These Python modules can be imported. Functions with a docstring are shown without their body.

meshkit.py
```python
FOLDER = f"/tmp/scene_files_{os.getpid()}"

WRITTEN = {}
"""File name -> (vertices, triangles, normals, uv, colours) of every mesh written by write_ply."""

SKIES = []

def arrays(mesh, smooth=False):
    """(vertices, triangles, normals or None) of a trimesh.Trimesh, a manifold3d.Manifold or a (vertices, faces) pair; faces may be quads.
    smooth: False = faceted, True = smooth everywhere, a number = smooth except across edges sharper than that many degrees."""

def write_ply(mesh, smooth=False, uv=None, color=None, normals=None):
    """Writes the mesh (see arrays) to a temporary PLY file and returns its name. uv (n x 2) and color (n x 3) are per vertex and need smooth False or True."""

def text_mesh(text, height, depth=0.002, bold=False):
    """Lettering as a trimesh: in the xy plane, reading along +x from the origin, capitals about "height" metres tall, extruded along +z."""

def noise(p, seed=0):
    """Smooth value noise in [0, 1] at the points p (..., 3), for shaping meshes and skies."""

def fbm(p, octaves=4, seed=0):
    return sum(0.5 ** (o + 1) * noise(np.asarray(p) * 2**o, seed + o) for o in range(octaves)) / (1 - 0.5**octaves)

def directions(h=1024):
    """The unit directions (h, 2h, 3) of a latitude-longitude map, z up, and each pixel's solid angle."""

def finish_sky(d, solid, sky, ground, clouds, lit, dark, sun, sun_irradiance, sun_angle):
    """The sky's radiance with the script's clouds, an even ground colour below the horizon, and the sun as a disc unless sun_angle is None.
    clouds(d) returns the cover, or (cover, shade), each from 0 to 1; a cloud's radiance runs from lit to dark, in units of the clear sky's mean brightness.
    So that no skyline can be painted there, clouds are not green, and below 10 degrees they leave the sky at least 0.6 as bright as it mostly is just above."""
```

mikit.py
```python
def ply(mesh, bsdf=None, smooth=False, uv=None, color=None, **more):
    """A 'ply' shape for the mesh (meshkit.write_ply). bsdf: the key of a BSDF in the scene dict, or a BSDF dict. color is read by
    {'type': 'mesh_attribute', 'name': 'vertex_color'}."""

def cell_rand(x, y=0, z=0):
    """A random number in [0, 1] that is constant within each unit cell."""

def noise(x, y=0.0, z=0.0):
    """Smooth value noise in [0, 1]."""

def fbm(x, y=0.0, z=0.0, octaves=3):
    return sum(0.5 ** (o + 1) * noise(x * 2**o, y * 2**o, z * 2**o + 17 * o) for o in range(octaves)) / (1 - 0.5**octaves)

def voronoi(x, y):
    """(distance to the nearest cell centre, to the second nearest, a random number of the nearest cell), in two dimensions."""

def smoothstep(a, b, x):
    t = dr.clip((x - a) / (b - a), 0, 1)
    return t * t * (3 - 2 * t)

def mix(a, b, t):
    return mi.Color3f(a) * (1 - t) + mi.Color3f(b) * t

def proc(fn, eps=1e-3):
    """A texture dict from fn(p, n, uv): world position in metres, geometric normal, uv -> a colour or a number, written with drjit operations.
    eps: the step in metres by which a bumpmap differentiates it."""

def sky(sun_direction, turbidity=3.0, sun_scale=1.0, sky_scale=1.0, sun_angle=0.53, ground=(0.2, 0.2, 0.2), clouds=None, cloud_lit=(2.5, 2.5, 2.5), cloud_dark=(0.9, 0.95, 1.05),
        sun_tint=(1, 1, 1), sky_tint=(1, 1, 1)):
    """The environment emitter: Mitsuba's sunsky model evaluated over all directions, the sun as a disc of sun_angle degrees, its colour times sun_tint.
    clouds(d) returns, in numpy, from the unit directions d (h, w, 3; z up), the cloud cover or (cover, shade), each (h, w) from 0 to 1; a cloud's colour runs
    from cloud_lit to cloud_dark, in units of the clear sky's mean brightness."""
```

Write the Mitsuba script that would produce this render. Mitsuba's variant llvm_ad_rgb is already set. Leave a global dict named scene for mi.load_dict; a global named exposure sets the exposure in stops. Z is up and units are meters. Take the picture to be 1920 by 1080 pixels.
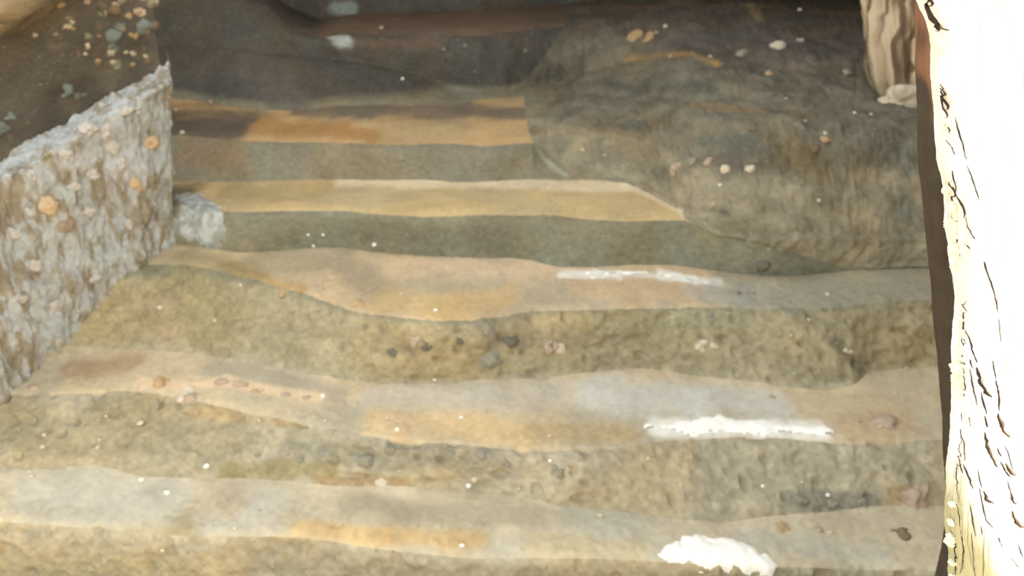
import math, random
import numpy as np
import trimesh
import drjit as dr
import mitsuba as mi
import mikit
import meshkit
from scipy.spatial import cKDTree

T = mi.ScalarTransform4f
scene, labels = {'type': 'scene'}, {}
rng = np.random.default_rng(7)

# ---------------------------------------------------------------- camera, sky, exposure
EYE = np.array([0.0, 0.0, 1.8])
PITCH = math.radians(25)
scene['camera'] = {
    'type': 'thinlens', 'fov': 60.0, 'fov_axis': 'x', 'aperture_radius': 0.003, 'focus_distance': 1.25,
    'near_clip': 0.05, 'far_clip': 200.0,
    'to_world': T().look_at(origin=EYE.tolist(), target=(EYE + [0, math.cos(PITCH), -math.sin(PITCH)]).tolist(), up=[0, 0, 1]),
}
scene['sky'] = mikit.sky((0.88, -0.36, 0.36), turbidity=5.0, sun_scale=2.6, sun_tint=(.92, 1.0, 1.28), sky_scale=1.0, ground=(0.25, 0.22, 0.18), sky_tint=(1.18, 1.0, 0.80),
                         clouds=lambda d: np.clip(1.6 * meshkit.fbm(d * 2.5, 4, 3) - 0.25, 0, 1), cloud_lit=(1.5, 1.46, 1.38), cloud_dark=(1.0, 0.98, 0.94))
exposure = 4.3

# ---------------------------------------------------------------- measured data (metres)
ROWS = {
    'top': [[-4.012,6.177,2.089],[-3.825,6.156,2.091],[-3.638,6.131,2.094],[-3.45,6.103,2.096],[-3.263,6.073,2.099],[-3.076,6.041,2.103],[-2.891,6.008,2.106],[-2.707,5.974,2.109],[-2.54,5.972,2.11],[-2.348,5.911,2.116],[-2.159,5.849,2.122],[-1.975,5.786,2.122],[-1.8,5.74,2.111],[-1.641,5.737,2.089],[-1.505,5.814,2.043],[-1.373,5.906,1.936],[-1.192,5.813,1.89],[-1.024,5.813,1.914],[-0.867,5.869,1.914],[-0.703,5.895,1.915],[-0.537,5.914,1.918],[-0.368,5.899,1.927],[-0.2,5.886,1.936],[-0.034,5.949,1.936],[0.136,6.02,1.936],[0.223,6.062,1.936],[0.311,6.11,1.936],[0.484,6.11,1.948],[0.662,6.163,1.95],[0.84,6.19,1.955],[0.999,6.097,1.974],[1.115,6.077,1.983],[1.168,6.088,1.984],[1.384,6.285,1.967],[1.528,6.155,1.986],[1.745,6.307,1.968],[1.985,6.509,1.944],[2.19,6.571,1.936],[2.357,6.571,1.936],[2.376,6.571,1.936],[2.469,6.571,1.936],[2.561,6.571,1.936],[2.747,6.571,1.936],[2.933,6.571,1.936],[3.118,6.571,1.936],[3.304,6.571,1.936],[3.49,6.571,1.936],[3.675,6.571,1.936],[3.861,6.571,1.936]],
    't0b': [[-4.012,6.057,1.189],[-3.825,6.036,1.191],[-3.638,6.011,1.194],[-3.45,5.983,1.196],[-3.263,5.953,1.199],[-3.076,5.921,1.203],[-2.891,5.888,1.206],[-2.707,5.854,1.209],[-2.54,5.852,1.21],[-2.348,5.791,1.216],[-2.159,5.729,1.222],[-1.975,5.666,1.222],[-1.8,5.62,1.211],[-1.641,5.617,1.189],[-1.505,5.694,1.143],[-1.373,5.786,1.036],[-1.192,5.693,0.99],[-1.024,5.693,1.014],[-0.867,5.749,1.014],[-0.703,5.775,1.015],[-0.537,5.794,1.018],[-0.368,5.779,1.027],[-0.2,5.766,1.036],[-0.034,5.829,1.036],[0.136,5.9,1.036],[0.223,5.942,1.036],[0.311,5.99,1.036],[0.484,5.99,1.048],[0.662,6.043,1.05],[0.84,6.07,1.055],[0.999,5.977,1.074],[1.115,5.957,1.083],[1.168,5.968,1.084],[1.384,6.165,1.067],[1.528,6.035,1.086],[1.745,6.187,1.068],[1.985,6.389,1.044],[2.19,6.451,1.036],[2.357,6.451,1.036],[2.376,6.451,1.036],[2.469,6.451,1.036],[2.561,6.451,1.036],[2.747,6.451,1.036],[2.933,6.451,1.036],[3.118,6.451,1.036],[3.304,6.451,1.036],[3.49,6.451,1.036],[3.675,6.451,1.036],[3.861,6.451,1.036]],
    't0n': [[-3.866,5.823,1.181],[-3.687,5.803,1.183],[-3.506,5.779,1.186],[-3.326,5.753,1.188],[-3.145,5.724,1.191],[-2.965,5.693,1.195],[-2.787,5.662,1.198],[-2.61,5.63,1.201],[-2.448,5.629,1.202],[-2.264,5.57,1.208],[-2.082,5.512,1.214],[-1.896,5.426,1.214],[-1.709,5.318,1.203],[-1.535,5.231,1.181],[-1.382,5.199,1.135],[-1.224,5.117,1.028],[-1.048,4.958,0.982],[-0.911,5.021,1.006],[-0.766,5.03,1.006],[-0.618,5.027,1.007],[-0.47,5.016,1.01],[-0.32,4.969,1.019],[-0.173,4.933,1.028],[-0.029,5.03,1.028],[0.12,5.158,1.028],[0.197,5.203,1.028],[0.275,5.246,1.028],[0.425,5.218,1.04],[0.577,5.212,1.042],[0.725,5.188,1.047],[0.854,5.056,1.066],[0.944,4.988,1.075],[0.981,4.955,1.076],[1.118,4.911,1.059],[1.189,4.618,1.078],[1.31,4.558,1.06],[1.446,4.553,1.036],[1.562,4.494,1.028],[1.664,4.445,1.028],[1.677,4.445,1.028],[1.742,4.445,1.028],[1.808,4.445,1.028],[1.939,4.445,1.028],[2.07,4.445,1.028],[2.201,4.445,1.028],[2.332,4.445,1.028],[2.463,4.445,1.028],[2.594,4.445,1.028],[2.725,4.445,1.028]],
    'lb': [[-3.748,5.523,0.936],[-3.575,5.503,0.936],[-3.4,5.479,0.935],[-3.226,5.453,0.934],[-3.051,5.424,0.932],[-2.878,5.393,0.93],[-2.706,5.362,0.927],[-2.535,5.33,0.924],[-2.379,5.329,0.915],[-2.2,5.27,0.916],[-2.024,5.212,0.916],[-1.842,5.126,0.92],[-1.656,5.018,0.929],[-1.484,4.931,0.934],[-1.331,4.899,0.928],[-1.186,4.891,0.917],[-1.054,4.946,0.892],[-0.921,5.009,0.863],[-0.775,5.018,0.841],[-0.627,5.015,0.805],[-0.479,5.004,0.756],[-0.328,4.957,0.72],[-0.176,4.867,0.72],[-0.03,4.922,0.72],[0.121,5.03,0.72],[0.198,5.089,0.72],[0.277,5.133,0.725],[0.411,4.918,0.802],[0.555,4.912,0.843],[0.695,4.888,0.888],[0.815,4.756,0.948],[0.899,4.688,0.972],[0.934,4.655,0.981],[1.061,4.611,0.99],[1.128,4.318,0.975],[1.243,4.258,0.956],[1.371,4.253,0.937],[1.504,4.263,0.918],[1.628,4.283,0.906],[1.641,4.286,0.905],[1.71,4.297,0.903],[1.778,4.306,0.901],[1.913,4.319,0.898],[2.045,4.325,0.897],[2.174,4.325,0.897],[2.303,4.324,0.897],[2.432,4.324,0.897],[2.562,4.324,0.897],[2.691,4.324,0.897]],
    'ln': [[-3.683,5.416,0.928],[-3.515,5.4,0.928],[-3.345,5.381,0.927],[-3.175,5.357,0.926],[-3.004,5.33,0.924],[-2.834,5.302,0.922],[-2.665,5.271,0.919],[-2.497,5.24,0.916],[-2.343,5.238,0.907],[-2.167,5.181,0.908],[-1.994,5.123,0.908],[-1.814,5.039,0.912],[-1.631,4.932,0.921],[-1.461,4.846,0.926],[-1.31,4.811,0.92],[-1.166,4.797,0.909],[-1.035,4.846,0.884],[-0.903,4.903,0.855],[-0.76,4.909,0.833],[-0.616,4.911,0.797],[-0.472,4.914,0.748],[-0.323,4.882,0.712],[-0.174,4.799,0.712],[-0.029,4.832,0.712],[0.118,4.903,0.712],[0.194,4.955,0.712],[0.27,5.001,0.717],[0.401,4.789,0.794],[0.537,4.729,0.835],[0.66,4.616,0.88],[0.757,4.388,0.94],[0.825,4.264,0.964],[0.851,4.207,0.973],[0.957,4.117,0.982],[1.073,4.083,0.967],[1.191,4.058,0.948],[1.314,4.055,0.929],[1.447,4.082,0.91],[1.569,4.109,0.898],[1.582,4.112,0.897],[1.648,4.123,0.895],[1.714,4.131,0.893],[1.844,4.144,0.89],[1.971,4.149,0.889],[2.095,4.149,0.889],[2.22,4.149,0.889],[2.344,4.149,0.889],[2.469,4.148,0.889],[2.594,4.148,0.889]],
    't1b': [[-3.551,5.116,0.732],[-3.388,5.1,0.733],[-3.224,5.081,0.734],[-3.059,5.057,0.733],[-2.895,5.03,0.73],[-2.73,5.002,0.727],[-2.567,4.971,0.723],[-2.405,4.94,0.718],[-2.258,4.938,0.706],[-2.087,4.881,0.706],[-1.919,4.823,0.706],[-1.746,4.739,0.706],[-1.57,4.632,0.706],[-1.406,4.546,0.706],[-1.26,4.511,0.706],[-1.12,4.497,0.706],[-0.993,4.546,0.706],[-0.864,4.603,0.706],[-0.726,4.609,0.706],[-0.587,4.611,0.706],[-0.447,4.614,0.706],[-0.308,4.62,0.706],[-0.172,4.734,0.706],[-0.029,4.784,0.706],[0.116,4.813,0.706],[0.189,4.82,0.706],[0.255,4.701,0.734],[0.379,4.489,0.78],[0.508,4.429,0.79],[0.625,4.316,0.811],[0.716,4.088,0.856],[0.779,3.964,0.879],[0.803,3.907,0.89],[0.901,3.817,0.899],[1.009,3.783,0.896],[1.117,3.758,0.894],[1.231,3.755,0.889],[1.355,3.782,0.877],[1.47,3.809,0.867],[1.483,3.812,0.866],[1.545,3.823,0.862],[1.607,3.831,0.859],[1.729,3.844,0.853],[1.849,3.849,0.85],[1.966,3.849,0.848],[2.084,3.849,0.847],[2.201,3.849,0.846],[2.318,3.848,0.845],[2.435,3.848,0.845]],
    't1n': [[-2.962,4.181,0.724],[-2.827,4.17,0.725],[-2.694,4.16,0.726],[-2.562,4.15,0.725],[-2.431,4.141,0.722],[-2.301,4.133,0.719],[-2.172,4.126,0.715],[-2.044,4.119,0.71],[-1.928,4.138,0.698],[-1.79,4.11,0.698],[-1.654,4.083,0.698],[-1.517,4.046,0.698],[-1.379,4.002,0.698],[-1.246,3.965,0.698],[-1.118,3.942,0.698],[-0.994,3.934,0.698],[-0.872,3.927,0.698],[-0.748,3.913,0.698],[-0.622,3.875,0.698],[-0.503,3.875,0.698],[-0.385,3.896,0.698],[-0.265,3.904,0.698],[-0.143,3.849,0.698],[-0.024,3.866,0.698],[0.096,3.91,0.698],[0.162,4.055,0.698],[0.227,4.127,0.726],[0.351,4.122,0.772],[0.474,4.097,0.782],[0.587,4.019,0.803],[0.674,3.818,0.848],[0.733,3.7,0.871],[0.755,3.644,0.882],[0.848,3.564,0.891],[0.952,3.543,0.888],[1.055,3.523,0.886],[1.163,3.521,0.881],[1.281,3.546,0.869],[1.389,3.572,0.859],[1.401,3.574,0.858],[1.46,3.585,0.854],[1.518,3.592,0.851],[1.634,3.605,0.845],[1.748,3.61,0.842],[1.859,3.61,0.84],[1.97,3.61,0.839],[2.081,3.61,0.838],[2.191,3.61,0.837],[2.302,3.61,0.837]],
    't2b': [[-2.823,3.881,0.554],[-2.694,3.87,0.554],[-2.567,3.86,0.554],[-2.441,3.85,0.554],[-2.315,3.841,0.554],[-2.19,3.833,0.554],[-2.067,3.826,0.554],[-1.944,3.819,0.554],[-1.833,3.838,0.546],[-1.702,3.814,0.552],[-1.578,3.804,0.554],[-1.457,3.799,0.554],[-1.337,3.796,0.554],[-1.218,3.798,0.554],[-1.1,3.805,0.554],[-0.987,3.831,0.549],[-0.872,3.854,0.544],[-0.75,3.853,0.545],[-0.628,3.843,0.548],[-0.507,3.846,0.547],[-0.385,3.83,0.551],[-0.263,3.796,0.554],[-0.143,3.794,0.554],[-0.024,3.819,0.554],[0.096,3.827,0.554],[0.156,3.827,0.554],[0.216,3.827,0.554],[0.336,3.822,0.554],[0.454,3.797,0.554],[0.563,3.719,0.554],[0.648,3.518,0.554],[0.706,3.4,0.554],[0.728,3.344,0.554],[0.82,3.264,0.531],[0.92,3.243,0.532],[1.019,3.223,0.532],[1.123,3.221,0.527],[1.237,3.246,0.518],[1.342,3.272,0.508],[1.353,3.274,0.506],[1.411,3.285,0.502],[1.467,3.292,0.499],[1.579,3.305,0.494],[1.689,3.31,0.492],[1.796,3.31,0.492],[1.902,3.31,0.492],[2.009,3.31,0.492],[2.116,3.31,0.492],[2.223,3.31,0.492]],
    't2n': [[-2.589,3.508,0.546],[-2.477,3.507,0.546],[-2.365,3.506,0.546],[-2.252,3.503,0.546],[-2.139,3.5,0.546],[-2.025,3.496,0.546],[-1.912,3.491,0.546],[-1.798,3.486,0.546],[-1.695,3.502,0.538],[-1.574,3.479,0.544],[-1.458,3.466,0.546],[-1.344,3.457,0.546],[-1.229,3.439,0.546],[-1.119,3.437,0.546],[-1.01,3.44,0.546],[-0.904,3.458,0.541],[-0.798,3.475,0.536],[-0.686,3.471,0.537],[-0.568,3.422,0.54],[-0.456,3.398,0.539],[-0.346,3.379,0.543],[-0.238,3.383,0.546],[-0.13,3.398,0.546],[-0.022,3.398,0.546],[0.087,3.398,0.546],[0.141,3.398,0.546],[0.195,3.398,0.546],[0.3,3.349,0.546],[0.406,3.336,0.546],[0.512,3.331,0.546],[0.623,3.352,0.546],[0.699,3.358,0.546],[0.723,3.314,0.546],[0.813,3.227,0.523],[0.909,3.194,0.524],[1.009,3.181,0.524],[1.114,3.185,0.519],[1.226,3.21,0.51],[1.33,3.235,0.5],[1.342,3.238,0.498],[1.399,3.248,0.494],[1.454,3.255,0.491],[1.566,3.268,0.486],[1.674,3.273,0.484],[1.78,3.273,0.484],[1.886,3.273,0.484],[1.992,3.273,0.484],[2.098,3.273,0.484],[2.204,3.273,0.484]],
    't3b': [[-2.513,3.354,0.475],[-2.405,3.355,0.474],[-2.297,3.355,0.473],[-2.19,3.357,0.47],[-2.084,3.359,0.466],[-1.981,3.366,0.46],[-1.903,3.421,0.434],[-1.816,3.464,0.412],[-1.718,3.49,0.397],[-1.595,3.467,0.401],[-1.471,3.437,0.405],[-1.35,3.409,0.405],[-1.235,3.389,0.397],[-1.125,3.384,0.385],[-1.023,3.414,0.374],[-0.919,3.446,0.374],[-0.81,3.463,0.374],[-0.697,3.459,0.374],[-0.578,3.41,0.374],[-0.464,3.386,0.374],[-0.352,3.367,0.374],[-0.241,3.354,0.374],[-0.131,3.35,0.374],[-0.022,3.347,0.374],[0.087,3.319,0.374],[0.14,3.281,0.374],[0.192,3.255,0.374],[0.299,3.255,0.374],[0.408,3.269,0.374],[0.517,3.282,0.374],[0.623,3.274,0.374],[0.696,3.26,0.374],[0.726,3.25,0.374],[0.825,3.215,0.374],[0.923,3.182,0.374],[1.024,3.169,0.374],[1.13,3.173,0.374],[1.243,3.198,0.374],[1.346,3.223,0.374],[1.358,3.226,0.374],[1.415,3.236,0.374],[1.471,3.243,0.374],[1.582,3.256,0.374],[1.691,3.261,0.374],[1.798,3.261,0.374],[1.905,3.261,0.374],[2.012,3.261,0.374],[2.119,3.261,0.374],[2.226,3.261,0.374]],
    't3n': [[-2.354,3.099,0.467],[-2.253,3.1,0.466],[-2.154,3.104,0.465],[-2.057,3.111,0.462],[-1.961,3.12,0.458],[-1.868,3.135,0.452],[-1.799,3.195,0.426],[-1.721,3.245,0.404],[-1.632,3.28,0.389],[-1.521,3.271,0.393],[-1.41,3.262,0.397],[-1.3,3.254,0.397],[-1.186,3.225,0.389],[-1.073,3.193,0.377],[-0.957,3.145,0.366],[-0.835,3.067,0.366],[-0.716,2.98,0.366],[-0.603,2.899,0.366],[-0.497,2.84,0.366],[-0.399,2.815,0.366],[-0.302,2.794,0.366],[-0.207,2.787,0.366],[-0.113,2.797,0.366],[-0.019,2.834,0.366],[0.077,2.878,0.366],[0.126,2.884,0.366],[0.175,2.888,0.366],[0.272,2.892,0.366],[0.369,2.892,0.366],[0.466,2.892,0.366],[0.565,2.902,0.366],[0.635,2.912,0.366],[0.664,2.913,0.366],[0.762,2.913,0.366],[0.86,2.913,0.366],[0.955,2.907,0.366],[1.051,2.9,0.366],[1.152,2.913,0.366],[1.247,2.934,0.366],[1.258,2.936,0.366],[1.311,2.948,0.366],[1.366,2.961,0.366],[1.473,2.981,0.366],[1.575,2.988,0.366],[1.678,2.994,0.366],[1.78,2.998,0.366],[1.881,3.002,0.366],[1.983,3.004,0.366],[2.083,3.004,0.366]],
    't4b': [[-2.257,2.799,0.151],[-2.16,2.8,0.151],[-2.065,2.804,0.151],[-1.972,2.811,0.151],[-1.879,2.82,0.151],[-1.788,2.835,0.151],[-1.718,2.895,0.151],[-1.641,2.945,0.151],[-1.554,2.98,0.151],[-1.447,2.971,0.16],[-1.341,2.962,0.159],[-1.238,2.954,0.151],[-1.128,2.925,0.151],[-1.018,2.893,0.151],[-0.91,2.857,0.151],[-0.802,2.817,0.151],[-0.697,2.78,0.151],[-0.595,2.751,0.151],[-0.497,2.735,0.151],[-0.401,2.733,0.151],[-0.305,2.732,0.151],[-0.211,2.74,0.151],[-0.115,2.754,0.151],[-0.019,2.761,0.151],[0.077,2.769,0.151],[0.126,2.773,0.151],[0.174,2.779,0.151],[0.272,2.799,0.151],[0.372,2.826,0.151],[0.472,2.838,0.151],[0.567,2.816,0.151],[0.632,2.797,0.151],[0.66,2.789,0.151],[0.751,2.764,0.151],[0.843,2.743,0.151],[0.931,2.715,0.151],[1.02,2.696,0.151],[1.114,2.693,0.151],[1.205,2.71,0.151],[1.217,2.718,0.151],[1.294,2.799,0.151],[1.35,2.819,0.151],[1.455,2.838,0.151],[1.556,2.844,0.151],[1.657,2.849,0.151],[1.758,2.853,0.151],[1.858,2.855,0.151],[1.957,2.857,0.151],[2.056,2.857,0.151]],
    't4n': [[-2.175,2.666,0.143],[-2.081,2.666,0.143],[-1.988,2.667,0.143],[-1.895,2.669,0.143],[-1.803,2.671,0.143],[-1.71,2.673,0.143],[-1.618,2.677,0.143],[-1.526,2.683,0.143],[-1.436,2.693,0.143],[-1.338,2.687,0.152],[-1.238,2.671,0.151],[-1.135,2.638,0.143],[-1.03,2.601,0.143],[-0.928,2.563,0.143],[-0.828,2.527,0.143],[-0.731,2.496,0.143],[-0.636,2.466,0.143],[-0.541,2.43,0.143],[-0.45,2.399,0.143],[-0.361,2.382,0.143],[-0.274,2.369,0.143],[-0.188,2.355,0.143],[-0.102,2.341,0.143],[-0.017,2.328,0.143],[0.067,2.317,0.143],[0.11,2.317,0.143],[0.152,2.317,0.143],[0.236,2.317,0.143],[0.322,2.333,0.143],[0.41,2.36,0.143],[0.499,2.382,0.143],[0.561,2.395,0.143],[0.588,2.399,0.143],[0.676,2.407,0.143],[0.764,2.411,0.143],[0.85,2.407,0.143],[0.934,2.399,0.143],[1.013,2.377,0.143],[1.085,2.361,0.143],[1.093,2.36,0.143],[1.137,2.362,0.143],[1.181,2.366,0.143],[1.27,2.375,0.143],[1.359,2.381,0.143],[1.447,2.387,0.143],[1.536,2.392,0.143],[1.625,2.397,0.143],[1.713,2.401,0.143],[1.802,2.405,0.143]],
    't5b': [[-2.057,2.416,0.008],[-1.968,2.416,0.008],[-1.88,2.416,0.008],[-1.791,2.416,0.008],[-1.702,2.416,0.008],[-1.614,2.416,0.008],[-1.525,2.416,0.008],[-1.441,2.426,0.008],[-1.351,2.424,0.008],[-1.248,2.387,0.008],[-1.154,2.371,0.008],[-1.066,2.368,0.008],[-0.979,2.371,0.008],[-0.892,2.373,0.008],[-0.803,2.364,0.008],[-0.712,2.348,0.008],[-0.622,2.333,0.008],[-0.534,2.326,0.008],[-0.449,2.331,0.008],[-0.362,2.326,0.008],[-0.275,2.317,0.008],[-0.189,2.31,0.008],[-0.103,2.301,0.008],[-0.017,2.286,0.008],[0.068,2.263,0.008],[0.109,2.245,0.008],[0.15,2.229,0.008],[0.233,2.218,0.008],[0.315,2.206,0.008],[0.396,2.191,0.008],[0.475,2.17,0.008],[0.531,2.16,0.008],[0.555,2.158,0.008],[0.636,2.154,0.008],[0.72,2.163,0.008],[0.805,2.178,0.008],[0.891,2.188,0.008],[0.976,2.199,0.008],[1.055,2.212,0.008],[1.064,2.213,0.008],[1.108,2.22,0.008],[1.151,2.224,0.008],[1.236,2.227,0.008],[1.32,2.229,0.008],[1.405,2.231,0.008],[1.489,2.233,0.008],[1.574,2.235,0.008],[1.658,2.236,0.008],[1.743,2.237,0.008]],
    't5n': [[-1.912,2.183,0.0],[-1.829,2.182,0.0],[-1.745,2.179,-0.0],[-1.66,2.175,0.0],[-1.576,2.171,0.0],[-1.49,2.164,0.0],[-1.404,2.154,0.0],[-1.318,2.143,0.0],[-1.232,2.134,0.0],[-1.147,2.124,0.0],[-1.063,2.114,0.0],[-0.98,2.106,0.0],[-0.898,2.103,0.0],[-0.818,2.103,0.0],[-0.738,2.103,0.0],[-0.658,2.102,0.0],[-0.575,2.089,0.0],[-0.492,2.07,0.0],[-0.41,2.049,0.0],[-0.329,2.034,-0.0],[-0.25,2.022,0.0],[-0.171,2.011,0.0],[-0.093,2.006,0.0],[-0.016,2.008,0.0],[0.062,2.01,0.0],[0.101,2.01,0.0],[0.14,2.01,0.0],[0.218,2.01,0.0],[0.295,2.008,0.0],[0.372,2.003,0.0],[0.448,1.996,0.0],[0.502,1.992,0.0],[0.525,1.991,0.0],[0.601,1.986,0.0],[0.677,1.981,0.0],[0.753,1.977,-0.0],[0.828,1.973,0.0],[0.904,1.969,0.0],[0.971,1.965,0.0],[0.979,1.965,0.0],[1.016,1.963,0.0],[1.054,1.961,-0.0],[1.129,1.958,-0.0],[1.204,1.956,0.0],[1.28,1.954,0.0],[1.355,1.953,0.0],[1.431,1.952,0.0],[1.507,1.952,0.0],[1.583,1.951,0.0]],
    'bot': [[-1.912,2.143,-0.2],[-1.829,2.142,-0.2],[-1.745,2.139,-0.2],[-1.66,2.135,-0.2],[-1.576,2.131,-0.2],[-1.49,2.124,-0.2],[-1.404,2.114,-0.2],[-1.318,2.103,-0.2],[-1.232,2.094,-0.2],[-1.147,2.084,-0.2],[-1.063,2.074,-0.2],[-0.98,2.066,-0.2],[-0.898,2.063,-0.2],[-0.818,2.063,-0.2],[-0.738,2.063,-0.2],[-0.658,2.062,-0.2],[-0.575,2.049,-0.2],[-0.492,2.03,-0.2],[-0.41,2.009,-0.2],[-0.329,1.994,-0.2],[-0.25,1.982,-0.2],[-0.171,1.971,-0.2],[-0.093,1.966,-0.2],[-0.016,1.968,-0.2],[0.062,1.97,-0.2],[0.101,1.97,-0.2],[0.14,1.97,-0.2],[0.218,1.97,-0.2],[0.295,1.968,-0.2],[0.372,1.963,-0.2],[0.448,1.956,-0.2],[0.502,1.952,-0.2],[0.525,1.951,-0.2],[0.601,1.946,-0.2],[0.677,1.941,-0.2],[0.753,1.937,-0.2],[0.828,1.933,-0.2],[0.904,1.929,-0.2],[0.971,1.925,-0.2],[0.979,1.925,-0.2],[1.016,1.923,-0.2],[1.054,1.921,-0.2],[1.129,1.918,-0.2],[1.204,1.916,-0.2],[1.28,1.914,-0.2],[1.355,1.913,-0.2],[1.431,1.912,-0.2],[1.507,1.912,-0.2],[1.583,1.911,-0.2]],
}
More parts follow.
